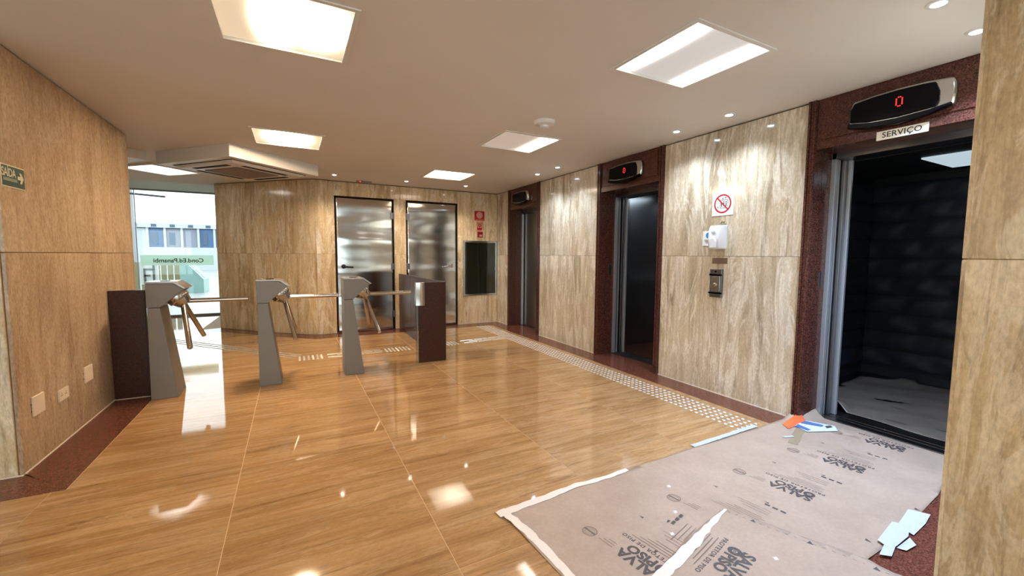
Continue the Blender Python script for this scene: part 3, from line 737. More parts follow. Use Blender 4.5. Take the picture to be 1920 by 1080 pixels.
# ------------------------------------------------------------------ turnstiles
def turnstile(x, y, label):
    t = thing('turnstile', label, 'turnstile', (x, y, 0), group='turnstiles across the lobby')
    D = .295
    ped = MB()
    vs_ = [(0, 0, 0), (.188, 0, 0), (.188, D, 0), (0, D, 0), (.006, .012, .786), (.092, .012, .786), (.092, D-.012, .786), (.006, D-.012, .786)]
    ped.add(vs_, [(0, 3, 2, 1), (4, 5, 6, 7), (0, 1, 5, 4), (1, 2, 6, 5), (2, 3, 7, 6), (3, 0, 4, 7)])
    obj('pedestal', ped, 'frame_grey', t, bevel=.004)
    head = [(.003, .789), (.094, .789), (.258, .940), (.190, .993), (.003, .993)]
    hdo = obj('head', MB().prism(head, .006, D-.006, 'y'), 'frame_grey', t, bevel=.003)
    cover_ = [(0, .994), (.192, .994), (.262, .940), (.276, .950), (.200, 1.008), (0, 1.008)]
    obj('top_cover', MB().prism(cover_, 0, D, 'y'), 'cap_grey', hdo, bevel=.002)
    obj('card_reader', MB().prism(disc_poly(.11, D/2, .035, .05, 24), 1.0082, 1.0125, 'z'), 'black', hdo)
    n = Vector((.677, 0, -.736)).normalized()
    c = Vector((.185, D/2, .868))
    hub = obj('hub', MB().lathe([(.088, 0), (.088, .034), (.084, .040), (.074, .044), (.060, .082), (.050, .096), (.012, .100)], c-n*.004, n, 32), 'hub_steel', t, smooth=35)
    k = c+n*.055
    a1 = n*n.dot(Vector((1, 0, 0))); p = Vector((1, 0, 0))-a1; q = n.cross(p)
    for ang in (0, 120, 240):
        d = (a1+p*math.cos(math.radians(ang))+q*math.sin(math.radians(ang))).normalized()
        obj('arm', MB().tube(k+d*.025, k+d*.497, .0205, 20).lathe([(.0205, 0), (.017, .004)], k+d*.497, d, 20), 'bronze_steel', hub, smooth=40)
    for sx, sz in ((.215, .935), (.034, .812)):
        obj('screw', MB().lathe([(.006, 0), (.004, .003)], (sx, .006, sz), (0, -1, 0), 12), 'dark_steel', hdo)
    return t
turnstile(-1.093, 4.495, 'grey turnstile beside the dark granite panel at the left wall')
turnstile(-.302, 4.520, 'middle grey turnstile of the three')
turnstile(.459, 4.548, 'grey turnstile whose arm points at the steel sleeve of the right barrier')

lp = thing('granite_side_panel', 'dark granite panel standing against the left wall beside a turnstile', 'barrier', (-1.245, 4.63, 0))
obj('slab', MB().box(-.118, .118, 0, .04, .004, .933), 'granite_backlit', lp, bevel=.003)
obj('foot_seal', MB().box(-.118, .118, -.004, .04, 0, .005), 'joint', lp)
gbz = thing('granite_barrier', 'dark granite barrier with a steel sleeve, right of the turnstiles', 'barrier', (1.43, 4.708, 0))
obj('front_slab', MB().box(-.160, .168, 0, .03, .003, .935), 'granite_backlit', gbz, bevel=.003)
obj('edge_post', MB().box(-.188, -.161, -.002, .030, 0, .935), 'clear_acrylic', gbz, bevel=.002)
sl = MB()
sl.prism([(-.192, -.006), (-.165, -.016), (-.12, -.022), (-.092, -.016), (-.086, -.002), (-.086, .036), (-.192, .036)], .667, .937, 'z')
obj('steel_sleeve', sl, 'chrome', gbz, bevel=.004, smooth=35)
for (y0, y1) in ((.032, .80), (.803, 1.60), (1.603, 2.355)):
    obj('side_slab', MB().box(.150, .180, y0, y1, .003, .935), 'granite_backlit', gbz, bevel=.002)
for yy in (1.30, 1.36): obj('bolt', MB().lathe([(.012, 0), (.009, .008)], (.150, yy, .12 + (yy-1.3)*.8), (-1, 0, 0), 14), 'chrome', gbz)

# ------------------------------------------------------------------ ceiling fixtures
def fixture(x, y, mat, label):
    f = thing('ceiling_light', label, 'ceiling light', (x, y, H), group='square recessed ceiling lights')
    a, b = .315, .290
    fr = MB().box(-a, a, -a, -b, -.006, .004).box(-a, a, b, a, -.006, .004).box(-a, -b, -b, b, -.006, .004).box(b, a, -b, b, -.006, .004)
    c = .298
    fr2 = MB().box(-c, c, -c, -b, .004, .04).box(-c, c, b, c, .004, .04).box(-c, -b, -b, b, .004, .04).box(b, c, -b, b, .004, .04)
    obj('trim_frame', fr, 'white', f, bevel=.001); obj('inner_frame', fr2, 'white', f)
    obj('diffuser', MB().box(-b, b, -b, b, .012, .018), mat, f)
    obj('tray', MB().box(-c, c, -c, c, .07, .08), 'white', f)
fixture(*FX[0], 'lamp_warm_two', 'large bright warm ceiling light nearest, top left of the picture')
fixture(*FX[1], 'lamp_warm_one', 'warm ceiling light in front of the air conditioner')
fixture(*FX[2], 'lamp_cool_two', 'white two-tube ceiling light nearest the service elevator')
fixture(*FX[3], 'lamp_neutral_one', 'ceiling light with one lit edge beside the smoke detector')
fixture(*FX[4], 'lamp_warm_even', 'warm ceiling light in front of the steel doors')
fixture(*FX[5], 'lamp_warm_two', 'added warm ceiling light overhead, out of the picture')  # assumed lamp, added beyond the visible row of fixtures
fixture(*FX[6], 'lamp_day', 'added ceiling light over the side lobby, out of the picture')  # assumed lamp, added to light the unseen side lobby
# light over the entrance passage, turned with the air conditioner
f = thing('ceiling_light', 'turned ceiling light beyond the air conditioner near the entrance', 'ceiling light', (-1.53, 7.32, H), math.radians(45), 'square recessed ceiling lights')
obj('trim_frame', MB().box(-.32, .32, -.32, -.295, -.02, 0).box(-.32, .32, .295, .32, -.02, 0).box(-.32, -.295, -.295, .295, -.02, 0).box(.295, .32, -.295, .295, -.02, 0), 'white', f)
obj('diffuser', MB().box(-.295, .295, -.295, .295, -.016, -.004), 'lamp_day', f)

def downlight(x, y, mat, watt, colr, label, tilt=0):
    d = thing('downlight', label, 'downlight', (x, y, H), group='recessed downlights')
    obj('ring', MB().lathe([(.044, 0), (.044, -.004), (.029, -.006), (.025, -.002)], (0, 0, 0), (0, 0, 1), 28), 'white', d, smooth=40)
    obj('lens', MB().lathe([(.024, -.0045), (.022, -.008), (.010, -.0095)], (0, 0, 0), (0, 0, 1), 24), mat, d, smooth=True)
    l = bpy.data.lights.new('downlight_beam', 'SPOT'); l.energy = watt; l.color = colr; l.spot_size = math.radians(125); l.spot_blend = 1.0; l.shadow_soft_size = .03
    lo = bpy.data.objects.new('downlight_beam', l); COL.objects.link(lo); lo.parent = d; lo.location = (0, 0, -.03)
for x, y, lab in ((3.128, 2.750, 'downlight above the prohibition sign wall, farther of two'), (3.130, 2.235, 'downlight above the prohibition sign wall, nearer of two'),
                  (3.072, 5.085, 'downlight between farthest and middle elevators, farther of two'), (3.060, 4.570, 'downlight between farthest and middle elevators, nearer of two'),
                  (2.588, .847, 'downlight at the top edge of the picture near the right pier'), (3.067, .850, 'downlight half hidden behind the right pier')):
    downlight(x, y, 'spot_lens', 170 if y < 1 else 34, (.50, .68, 1.0) if y < 1 else COOL, lab)
for x, y, lab in ((.578, 6.560, 'downlight above the left steel door'), (1.605, 6.560, 'downlight between the two steel doors'), (2.565, 6.520, 'downlight above the right steel door')):
    downlight(x, y, 'spot_lens_warm', 42, (1, .85, .68), lab)
sd = thing('smoke_detector', 'round white smoke detector on the ceiling', 'smoke detector', (1.935, 3.10, H))
obj('base', MB().lathe([(.092, 0), (.092, -.012), (.080, -.026), (.045, -.034)], (0, 0, 0), (0, 0, 1), 32), 'white', sd, smooth=35)
obj('sensor_cap', MB().lathe([(.036, -.034), (.034, -.05), (.02, -.056)], (0, 0, 0), (0, 0, 1), 24), 'white', sd, smooth=35)
ed = thing('ceiling_sensor', 'small dark ceiling sensor with a red light above the left steel door', 'sensor', (1.03, 6.90, H))
obj('body', MB().box(-.11, .11, -.03, .03, -.035, 0), P('grey_sensor', (.22, .17, .15), .4), ed, bevel=.006)
obj('led', MB().lathe([(.009, 0), (.006, .006)], (-.06, -.03, -.018), (0, -1, 0), 14), 'led_red', ed)
s2 = thing('motion_detector', 'small beige detector on the ceiling by the back corner', 'sensor', (2.99, 6.80, H))
obj('body', MB().box(-.06, .06, -.035, .035, -.022, 0), 'cream', s2, bevel=.006)

# air conditioner bulkhead, turned about 41 degrees
ac = thing('air_conditioner', 'ceiling cassette air conditioner in a white boxed housing', 'air conditioner', (-.535, 5.245, 2.25), math.radians(41.5))
A1, A2 = 1.165, 1.19
obj('housing', MB().box(0, A1, 0, A2, 0, H-2.25), 'white', ac, bevel=.003)
c0, c1, d0, d1 = .10, 1.04, .10, 1.04
obj('shadow_gap', MB().box(c0-.012, c1+.012, d0-.012, d1+.012, -.004, 0), 'gap', ac)
cc = (c0+c1)/2; fa = (c1-c0)/2
mb = MB()
mb.add([(c0, d0, -.012), (c1, d0, -.012), (c1, d1, -.012), (c0, d1, -.012), (c0+.03, d0+.03, -.030), (c1-.03, d0+.03, -.030), (c1-.03, d1-.03, -.030), (c0+.03, d1-.03, -.030), (c0, d0, -.003), (c1, d0, -.003), (c1, d1, -.003), (c0, d1, -.003)],
       [(0, 1, 5, 4), (1, 2, 6, 5), (2, 3, 7, 6), (3, 0, 4, 7), (4, 5, 6, 7), (8, 9, 1, 0), (9, 10, 2, 1), (10, 11, 3, 2), (11, 8, 0, 3), (11, 10, 9, 8)])
obj('fascia', mb, 'white', ac)
for sx, sy in ((0, -1), (0, 1), (-1, 0), (1, 0)):
    if sx == 0: v = MB().box(cc-.28, cc+.28, cc+sy*.375-.03, cc+sy*.375+.03, -.0325, -.029)
    else: v = MB().box(cc+sx*.375-.03, cc+sx*.375+.03, cc-.28, cc+.28, -.0325, -.029)
    obj('air_vent', v, 'gap', ac)
obj('return_grille', MB().box(cc-.27, cc+.27, cc-.27, cc+.27, -.034, -.030), P('grille_backing', (.16, .12, .09), .6), ac)
for k in range(22):
    x = cc-.255+k*.0243
    obj('grille_slat', MB().box(x-.006, x+.006, cc-.265, cc+.265, -.040, -.034), P('grille_slat', (.30, .235, .18), .5) if k == 0 else bpy.data.materials['grille_slat'], ac)
db = thing('duct_box', 'white boxed duct on the ceiling beside the air conditioner housing', 'duct', (-1.37, 6.14, 2.285), math.radians(41.5))
obj('box', MB().box(-.75, -.02, .02, .62, 0, H-2.287), 'white', db, bevel=.002)

# ------------------------------------------------------------------ tactile paving
ts = thing('tactile_strip', 'long strip of round metal tactile studs along the elevators', 'tactile paving', (2.951, 4.30, 0))
sm_ = MB().lathe([(.0155, 0), (.0150, .0025), (.0105, .0048), (.004, .0054)], (0, 0, 0), (0, 0, 1), 10).mesh('stud')
sm_.materials.append(M['stud'])
for p_ in sm_.polygons: p_.use_smooth = True
rest = MB(); cnt = 0; rows = 96
for r in range(rows):
    y = 1.843+.0513*r-4.30
    for c in range(5):
        x = (c-2)*.0515
        if cnt < 300:
            o = bpy.data.objects.new('stud', sm_); COL.objects.link(o); o.parent = ts; o.location = (x, y, .0002); cnt += 1
        else: rest.lathe([(.0155, 0), (.0150, .0025), (.0105, .0048), (.004, .0054)], (x, y, .0002), (0, 0, 1), 8)
obj('far_studs', rest, 'stud', ts, kind='stuff', smooth=True)
gp = thing('guide_path', 'tactile guide path of metal bars from the entrance past the turnstiles', 'tactile paving', (0, 6.0, 0))
def bars(p0, p1, off, n_, stag):
    p0 = Vector(p0); p1 = Vector(p1); t = (p1-p0).normalized(); nn = Vector((-t.y, t.x)); L = (p1-p0).length
    for k, o_ in enumerate(off):
        step = L/n_
        for i in range(n_):
            a_ = p0+nn*o_+t*(i*step+(stag*step if k % 2 else 0)); b_ = a_+t*(step-.02); wd = nn*.010
            if (b_-p0).dot(t) > L: b_ = p0+nn*o_+t*(L-.005)
            if (b_-a_).dot(t) < .03: continue
            tp = nn*.006
            mb = MB().add([(q.x, q.y-6.0, z) for q, z in ((a_-wd, 0), (b_-wd, 0), (b_+wd, 0), (a_+wd, 0), (a_-tp, .005), (b_-tp, .005), (b_+tp, .005), (a_+tp, .005))],
                          [(0, 3, 2, 1), (4, 5, 6, 7), (0, 1, 5, 4), (1, 2, 6, 5), (2, 3, 7, 6), (3, 0, 4, 7)])
            obj('guide_bar', mb, 'stud', gp)
off3 = (-.075, 0, .075)
bars((-2.95, 9.10), (.03, 5.66), off3, 16, .5)
bars((.36, 5.545), (1.02, 5.545), off3, 3, .5)
bars((2.14, 5.60), (2.83, 5.64), off3, 3, .5)
def studs(x0, y0, n_, m_, rot=0):
    mb_ = sm_
    for i in range(n_):
        for j in range(m_):
            o = bpy.data.objects.new('stud', sm_); COL.objects.link(o); o.parent = gp; o.location = (x0+i*.048, y0+j*.048-6.0, .0002)
studs(.05, 5.44, 6, 5); studs(1.06, 5.44, 7, 5); studs(1.85, 5.48, 5, 5)

# ------------------------------------------------------------------ floor protection paper
def hgt1(x, y):
    z = .004+.0025*math.sin(x*5.1+1.3*math.sin(y*4))*math.sin(y*6.2+.8)+.0015*math.sin(x*13+y*9)
    z = max(z, .0025)+.001
    if y < .95: z += .004*math.exp(-((y-.86)/.02)**2)+.003*math.exp(-((y-.81)/.012)**2)
    # far corner pushed up against the elevator jamb
    c = max(0, 1-math.hypot((x-3.64)/.34, (y-1.80)/.13)); z += .15*c**1.15
    c2 = max(0, 1-abs(y-1.77)/.03) if x > 3.0 else 0; z += .006*c2*(.6+.4*math.sin(x*37))
    return z
def sheet(name, outline, hf, mat, label, res, group=None):
    """triangulated sheet: fine grid clipped to an outline, draped on hf, with thickness"""
    s = thing(name, label, 'paper', (sum(p[0] for p in outline)/len(outline), sum(p[1] for p in outline)/len(outline), 0), group=group)
    ox, oy = s.location.x, s.location.y
    x0, x1 = min(p[0] for p in outline), max(p[0] for p in outline); y0, y1 = min(p[1] for p in outline), max(p[1] for p in outline)
    bm = bmesh.new(); cache = {}
    def vert(x, y):
        k = (round(x, 5), round(y, 5))
        if k not in cache: cache[k] = bm.verts.new((x-ox, y-oy, hf(x, y)))
        return cache[k]
    nx = int((x1-x0)/res)+1; ny = int((y1-y0)/res)+1
    for i in range(nx):
        for j in range(ny):
            ps_ = clip(outline, x0+i*res, x0+(i+1)*res, y0+j*res, y0+(j+1)*res)
            q = []
            for p in ps_:
                v = vert(*p)
                if v not in q: q.append(v)
            if len(q) >= 3:
                try: bm.faces.new(q)
                except ValueError: pass
    bmesh.ops.recalc_face_normals(bm, faces=bm.faces)
    me = bpy.data.meshes.new('sheet'); bm.to_mesh(me); bm.free()
    if me.polygons and me.polygons[0].normal.z < 0: me.flip_normals()
    o = obj('sheet', me, mat, s, smooth=True)
    so = o.modifiers.new('thick', 'SOLIDIFY'); so.thickness = .0012; so.offset = -1
    return s
def drape(s, me_or_mb, mat, hf, lift, name='printed_text', label=None):
    me = me_or_mb.mesh(name) if isinstance(me_or_mb, MB) else me_or_mb
    ox, oy = s.location.x, s.location.y
    for v in me.vertices:
        x, y = v.co.x, v.co.y; v.co = (x-ox, y-oy, hf(x, y)+lift)
    me.update(); return obj(name, me, mat, s, label=label, kind='stuff' if name in ('fine_print', 'printed_icons', 'perforation_marks', 'printed_markers', 'printed_marks') else None)
out1 = [(.86, 1.735), (1.1, 1.745), (1.34, 1.757), (1.69, 1.762), (2.32, 1.785), (3.05, 1.785), (3.35, 1.792), (3.60, 1.80), (3.632, 1.715), (3.628, 1.55), (3.632, 1.2), (3.632, .93), (3.2, .855), (2.97, .815), (2.65, .79), (2.2, .76), (1.6, .75), (.91, .76), (.895, 1.3), (.875, 1.6)]
paper1 = sheet('floor_paper', out1, hgt1, 'kraft', 'long tan protective paper sheet laid in front of the service elevator', .035, 'protective paper sheets')
def block(s, hf, sx, ty, right, up, lift, stamp=True, big=True):
    """one repeat of the printed pattern: right = reading direction, up = top of letters"""
    r = Vector((right[0], right[1], 0)); u = Vector((up[0], up[1], 0))
    O = Vector((sx, ty, 0))
    if big:
        drape(s, place_mesh(text_mesh('SALVA', .070, bold=.0028), O+u*.026, r, u), 'print', hf, lift)
        drape(s, place_mesh(text_mesh('PISO', .066, bold=.0028), O-u*.028+r*.022, r, u), 'print', hf, lift)
        ring = MB(); ring_mb(ring, O-u*.022-r*.075, .010, .026, r, u, 20, 1.1); ring_mb(ring, O-u*.022-r*.075, .003, .006, r, u, 12)
        drape(s, ring, 'print', hf, lift, 'printed_emblem')
        drape(s, place_mesh(text_mesh('PROTETOR DE PISO', .028, bold=.0006, spacing=1.18), O-u*.078+r*.015, r, u), 'print', hf, lift)
    fine = MB()
    for k in range(4):
        c = O-u*(.105+.017*k); a_ = -.11+.02*(k % 2); b_ = .13-.03*k
        flat(fine, [c+r*a_, c+r*b_, c+r*b_+u*.003, c+r*a_+u*.003])
    for k in range(3):
        c = O+u*(.035-.016*k); flat(fine, [c+r*.125, c+r*(.20-.015*k), c+r*(.20-.015*k)+u*.003, c+r*.125+u*.003])
    for k in range(3):
        c = O-u*(.20+.02*k); flat(fine, [c+r*-.10, c+r*(.02+.02*k), c+r*(.02+.02*k)+u*.0025, c+r*-.10+u*.0025])
    drape(s, fine, 'print_light', hf, lift, 'fine_print')
    ic = MB()
    for k in range(3):
        c = O-u*.295-r*(.145+.0*k)+r*(.036*k); flat(ic, [c, c+r*.024, c+r*.024+u*.014, c+u*.014])
    for c in (O-u*.315-r*.06, O-u*.25+r*.17): flat(ic, [c, c+r*.022+u*.006, c+u*.014])
    drape(s, ic, 'print', hf, lift, 'printed_icons')
    if stamp:
        st = MB(); c = O+u*.035+r*.255
        ring_mb(st, c, .030, .034, r, u, 28); ring_mb(st, c, .022, .024, r, u, 24)
        flat(st, [c-r*.030-u*.005, c+r*.030-u*.005, c+r*.030+u*.005, c-r*.030+u*.005])
        drape(s, st, 'print_light', hf, lift, 'printed_stamp')
for k, bx in enumerate((1.235, 1.79, 2.345, 2.915, 3.48)):
    block(paper1, hgt1, bx, 1.180+.012*k, (-.16, .987), (-.987, -.16), .0008, big=(k != 1))
mk = MB()
for k in range(5):
    x = 1.2+.5*k; flat(mk, [(x, .83, 0), (x+.03, .835, 0), (x+.012, .80, 0)])
drape(paper1, mk, 'print', hgt1, .0008, 'printed_markers')
# second sheet lying over the first, turned
d1_ = Vector((-.972, -.235)); d2_ = Vector((.345, -.939)); c0_ = Vector((1.865, 1.262))
c0_ = Vector((1.862, 1.258))
def hgt2(x, y):
    base = hgt1(x, y) if x > .86 and .75 < y < 1.76 else .003
    return base+.0022+.0012*math.sin(x*9+y*4)
p_ = [c0_, c0_+d1_*.35+Vector((-.02, .012)), c0_+d1_*.70, c0_+d1_*1.25, c0_+d1_*1.25+d2_*1.5, c0_+d2_*1.5+Vector((.06, 0)), c0_+d2_*.62, c0_+d2_*.54+Vector((.02, 0))]
paper2 = sheet('floor_paper', [tuple(v) for v in p_], hgt2, 'kraft', 'tan protective paper sheet overlapping the first, nearest the camera', .04, 'protective paper sheets')
rd = Vector((-.972, -.235)).normalized(); O2 = Vector((1.555, 1.0))
r3 = Vector((rd.x, rd.y, 0)); u3 = Vector((-rd.y, rd.x, 0))
block(paper2, hgt2, O2.x, O2.y, (rd.x, rd.y), (-rd.y, rd.x), .0008, stamp=False)
mk = MB()
for k in range(40):
    a_ = c0_+d2_*(.02+k*.034); n_ = Vector((-d2_.y, d2_.x))*-.022
    q = [a_+n_, a_+d2_*.012+n_, a_+d2_*.012+n_*1.12, a_+n_*1.12]; flat(mk, [(v.x, v.y, 0) for v in q])
drape(paper2, mk, 'print_light', hgt2, .0008, 'perforation_marks')
mk = MB()
for k in range(3):
    a_ = c0_+d2_*(.12+k*.22); n_ = Vector((-d2_.y, d2_.x))*-.03; flat(mk, [(v.x, v.y, 0) for v in (a_+n_, a_+n_*.2+d2_*.01, a_+n_+d2_*.024)])
drape(paper2, mk, 'print', hgt2, .0008, 'printed_markers')

def tape(pts, wd, hf, mat, label, lift=.0016, jit=.004, group='white tape strips on the paper'):
    """strip of tape with slightly ragged edges following a polyline of (x,y)"""
    P_ = [Vector(p) for p in pts]; cx = sum(p.x for p in P_)/len(P_); cy = sum(p.y for p in P_)/len(P_)
    fine = []
    for i in range(len(P_)-1):
        n_ = max(2, int((P_[i+1]-P_[i]).length/.03))
        for k in range(n_): fine.append(P_[i].lerp(P_[i+1], k/n_))
    fine.append(P_[-1])
    vs_ = []; n_ = len(fine)
    for i, p in enumerate(fine):
        t = (fine[min(i+1, n_-1)]-fine[max(i-1, 0)]).normalized(); nn = Vector((-t.y, t.x))
        wv = wd if not callable(wd) else wd(i/(n_-1))
        for sgn in (1, 0, -1):
            q = p+nn*sgn*(wv/2+random.uniform(-jit, jit)*abs(sgn))
            vs_.append((q.x-cx, q.y-cy, hf(q.x, q.y)+lift+random.uniform(0, .0012)))
    mb = MB().add(vs_, [(i*3+k, (i+1)*3+k, (i+1)*3+k+1, i*3+k+1) for i in range(n_-1) for k in range(2)])
    me = mb.mesh('tape_strip')
    if me.polygons[0].normal.z < 0: me.flip_normals()
    o = obj('tape_strip', me, mat, None, label, 'tape', group, loc=(cx, cy, 0))
    so = o.modifiers.new('thick', 'SOLIDIFY'); so.thickness = .0008; so.offset = -1
    return o
tape([(.84, 1.72), (1.0, 1.735), (1.2, 1.75), (1.34, 1.765), (1.40, 1.758), (1.55, 1.757), (1.70, 1.765)], lambda t: .050-.022*t, hgt1, 'tape', 'white masking tape along the far left edge of the long sheet')
tape([(.872, 1.75), (.905, 1.55), (.92, 1.35), (.93, 1.10), (.94, .80)], .040, hgt1, 'tape', 'white masking tape down the left end of the long sheet')
tape([(2.30, 1.797), (2.65, 1.803), (3.0, 1.812)], .038, lambda x, y: max(hgt1(x, y), .006), 'tape_blue', 'straight white tape piece ending at the tactile studs', jit=.002)
e_ = [c0_+Vector((-.004, -.012)), c0_+d1_*.18+Vector((0, -.014)), c0_+d1_*.45+Vector((0, -.02)), c0_+d1_*.75+Vector((0, -.022)), c0_+d1_*1.1+Vector((0, -.02))]
tape([tuple(v) for v in e_], lambda t: .012+.036*min(1, t*3), hgt2, 'tape', 'white tape along the edge of the overlapping sheet')
tape([(2.98, 1.60), (3.06, 1.575)], .02, hgt1, 'tape_blue', 'short white tape scrap on the paper near the flyer', lift=.004)
tape([(2.93, 1.515), (3.13, 1.59), (3.34, 1.66)], .055, hgt1, 'brown_tape', 'brown packing tape across the paper beside the flyer', lift=.0012, jit=.002, group=None)
# crumpled pale tape at the right edge
def crumple(pts, label, z0):
    cx = sum(p[0] for p in pts)/len(pts); cy = sum(p[1] for p in pts)/len(pts)
    mb = MB(); n_ = len(pts)
    vs_ = [(p[0]-cx, p[1]-cy, z0+.003+random.uniform(0, .007)) for p in pts]+[(0, 0, z0+.011)]
    mb.add(vs_, [(i, (i+1) % n_, n_) for i in range(n_)])
    me = mb.mesh('crumpled_tape')
    if me.polygons[0].normal.z < 0: me.flip_normals()
    o = obj('crumpled_tape', me, 'tape_blue', None, label, 'tape', 'crumpled tape by the right pier', loc=(cx, cy, 0))
    so = o.modifiers.new('thick', 'SOLIDIFY'); so.thickness = .0012; so.offset = -1
crumple([(2.66, .83), (2.70, .76), (2.60, .745), (2.52, .74), (2.44, .735), (2.46, .80)], 'crumpled pale tape at the paper edge, piece nearest the right pier', .004)
crumple([(2.46, .82), (2.50, .77), (2.40, .74), (2.28, .735), (2.22, .735), (2.24, .79)], 'crumpled pale tape at the paper edge, middle piece', .008)
crumple([(2.40, .735), (2.36, .70), (2.28, .705), (2.27, .735)], 'small square flap of pale tape on the dark granite', .001)
crumple([(2.24, .765), (2.26, .735), (2.17, .715), (2.14, .745)], 'crumpled pale tape at the paper edge, farthest from the pier', .008)
fy = thing('flyer', 'orange, white and blue printed flyer on the paper by the service elevator', 'flyer', (3.33, 1.64, 0))
def fq(pts, mat, name, z=.006):
    mb = MB(); mb.prism([(p[0]-3.33, p[1]-1.64) for p in pts], z, z+.001, 'z'); me = mb.mesh(name)
    for v in me.vertices: v.co.z += hgt1(3.33+v.co.x, 1.64+v.co.y)
    obj(name, me, mat, fy)
fq([(3.20, 1.735), (3.46, 1.75), (3.405, 1.675), (3.155, 1.665)], 'orange', 'orange_panel', .004)
fq([(3.235, 1.715), (3.375, 1.715), (3.345, 1.675), (3.205, 1.677)], 'signwhite', 'white_block', .0055)
fq([(3.24, 1.668), (3.43, 1.69), (3.50, 1.53), (3.42, 1.475), (3.215, 1.572)], 'paleblue', 'pale_panel', .006)
fq([(3.23, 1.66), (3.29, 1.672), (3.27, 1.575), (3.235, 1.578)], 'blue', 'blue_bar', .0075)
fq([(3.33, 1.675), (3.41, 1.685), (3.44, 1.575), (3.40, 1.565)], 'blue', 'blue_stripe', .0075)
fq([(3.43, 1.56), (3.48, 1.55), (3.46, 1.525), (3.40, 1.535)], 'print', 'dark_patch', .0075)
for k, (x, y) in enumerate(((1.78, 1.53), (1.62, 1.35), (1.48, 1.245), (1.735, .935))):
    mb = MB().add([(-.012, -.006, 0), (.006, -.010, 0), (.013, .004, 0), (-.003, .011, 0), (0, 0, .007)], [(0, 1, 4), (1, 2, 4), (2, 3, 4), (3, 0, 4), (3, 2, 1, 0)])
    lab = ('white scrap on the long sheet, farthest from the camera', 'white scrap on the long sheet in front of the taped edge', 'tiny white scrap beside the printed text on the long sheet', 'white scrap on the overlapping sheet')[k]
    obj('paper_scrap', mb, 'signwhite', None, lab, 'scrap', 'white scraps on the paper', loc=(x, y, (hgt2 if k == 3 else hgt1)(x, y)))
# dusty paper on the floor of the service cab
def hgt3(x, y):
    z = .012+.006*math.sin(x*7+y*3)*math.sin(y*5)+.003*math.sin(x*19+y*11)
    if x > 5.15: z += .17*((x-5.15)/.3)**1.3*(.55+.45*math.sin(y*2.6+.4)) if y < 1.72 else .05*((x-5.15)/.3)
    c = max(0, 1-math.hypot((x-3.93)/.12, (y-1.70)/.06)); z += .10*c
    return z
out3 = [(3.90, 1.70), (4.20, 1.92), (4.80, 2.06), (5.20, 2.08), (5.28, 1.86), (5.40, 1.80), (5.42, 1.2), (5.40, .55), (4.2, .6), (3.88, .78), (3.875, 1.1), (3.90, 1.42)]
paper3 = sheet('cab_paper', out3, hgt3, 'old_kraft', 'dusty creased paper covering the floor of the service cab', .045)
mk = MB()
for (x, y, l) in ((4.4, 1.45, .08), (4.1, 1.1, .07), (5.0, 1.25, .10), (4.0, 1.3, .12)): flat(mk, [(x, y, 0), (x, y+l, 0), (x+.02, y+l, 0), (x+.02, y, 0)])
drape(paper3, mk, 'print', hgt3, .001, 'printed_marks')

# ------------------------------------------------------------------ outdoors beyond the entrance glass
gr = obj('street_ground', MB().box(-40, 20, 10.42, 90, -.16, -.06), P('pale_paving', (.30, .31, .30), .35), None, 'pale street paving outside the glass entrance', 'pavement')
M['bld_blue'] = P('blue_facade', (.05, .11, .24), .4); M['bld_white'] = P('white_render', (.42, .45, .48), .6); M['bld_grey'] = P('grey_lilac_facade', (.20, .21, .27), .5); M['win'] = P('window_blue', (.035, .07, .13), .15)
M['fence'] = P('olive_fence', (.16, .15, .07), .6); M['turq'] = P('turquoise_cladding', (.20, .32, .31), .4)
bd = thing('building', 'bluish building across the street seen through the glass entrance', 'building', (-8.6, 40, -.06))
obj('lower_wall', MB().box(-6, 8, 0, 8, 0, 1.75), 'bld_white', bd)
for k in range(13):
    x = -5.8+k*1.02; mt_ = ('bld_grey', 'bld_blue', 'bld_blue', 'bld_grey', 'bld_white', 'bld_blue', 'bld_grey')[k % 7]
    obj('facade_bay', MB().box(x, x+.88, .15, 7.9, 1.75, 3.15), mt_, bd)
    if k % 3 != 1: obj('window', MB().box(x+.18, x+.50, .10, .15, 1.95, 2.85), 'win', bd)
    obj('pilaster', MB().box(x+.88, x+1.02, 0, 7.9, 1.75, 3.2), 'bld_white', bd)
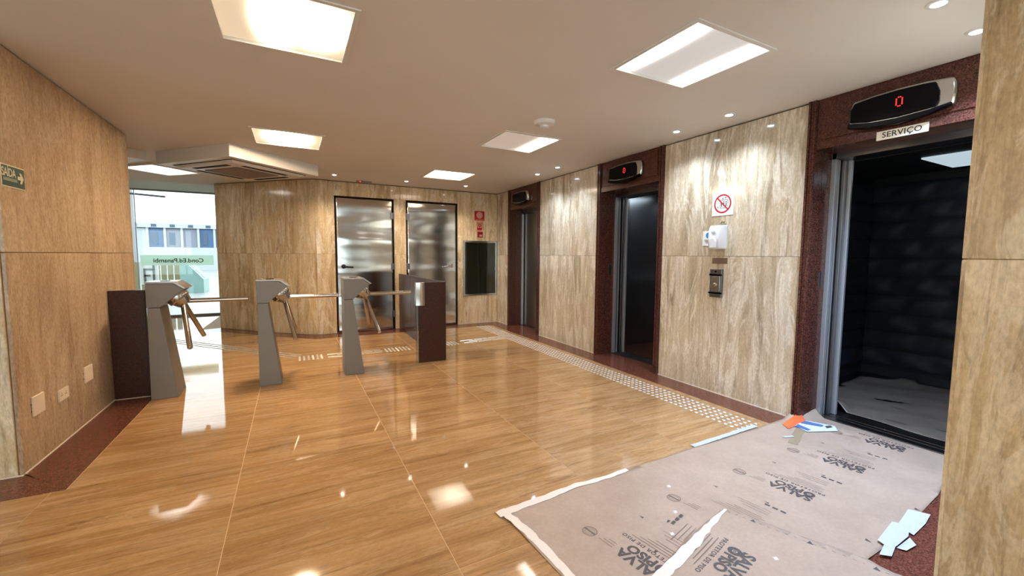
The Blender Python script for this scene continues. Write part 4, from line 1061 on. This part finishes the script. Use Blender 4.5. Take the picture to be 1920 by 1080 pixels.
obj('cornice', MB().box(-6, 8, -.1, 8, 3.2, 3.55), 'bld_white', bd)
for k in range(10): obj('roof_vent', MB().box(-4.9+k*1.1, -4.6+k*1.1, -.14, -.1, 3.26, 3.46), 'win', bd)
fn = thing('fence', 'olive slatted fence outside the glass below the name strip', 'fence', (-3.9, 15.2, -.06))
for k in range(15): obj('slat', MB().box(-1.2+k*.15, -1.2+k*.15+.12, 0, .04, 0, 1.05), 'fence', fn)
tq = thing('kiosk', 'turquoise kiosk outside beyond the turnstile arm', 'kiosk', (-2.95, 17, -.06))
obj('body', MB().prism([(-.35, 0), (.35, 0), (.35, .45), (-.05, .95), (-.35, .95)], 0, 1, 'y'), 'turq', tq)
for k in range(4): obj('rail', MB().tube((-.12+k*.14, -.05, 1.1-k*.16), (-.02+k*.14, -.05, .98-k*.16), .02, 8), 'bld_white', tq)
ad = thing('parking_board', 'white board with a dark symbol outside the entrance glass', 'sign', (-2.86, 12.2, -.06))
obj('panel', MB().box(-.16, .16, 0, .03, .60, 1.10), 'signwhite', ad)
obj('support', MB().box(-.02, .02, .03, .06, 0, 1.1), 'dark_steel', ad)
sy = MB().box(.06, .10, -.008, 0, .66, 1.05).box(-.10, .10, -.008, 0, .92, .96).box(-.10, -.06, -.008, 0, .66, .94).box(-.10, .02, -.008, 0, .78, .82)
obj('symbol', sy, 'dark_steel', ad)
pl = thing('utility_pole', 'thin dark utility pole outside beside the left wall edge', 'pole', (-6.1, 24, -.06))
obj('shaft', MB().tube((0, 0, 0), (0, 0, 9), .09, 12, .07), 'dark_steel', pl); obj('crossarm', MB().box(-.8, .8, -.05, .05, 6.5, 6.62), 'dark_steel', pl)
for k, (z, xe) in enumerate(((4.05, -3.9), (3.78, -4.1), (3.50, -4.4), (2.0, -5.6))):
    obj('overhead_wire', MB().tube((-14, 22, z+.55), (xe, 21.5, z), .04, 8), 'matte_black', None, ('topmost', 'second', 'third', 'lowest')[k]+' dark overhead wire outside the entrance glass', 'wire', 'overhead wires in the street')
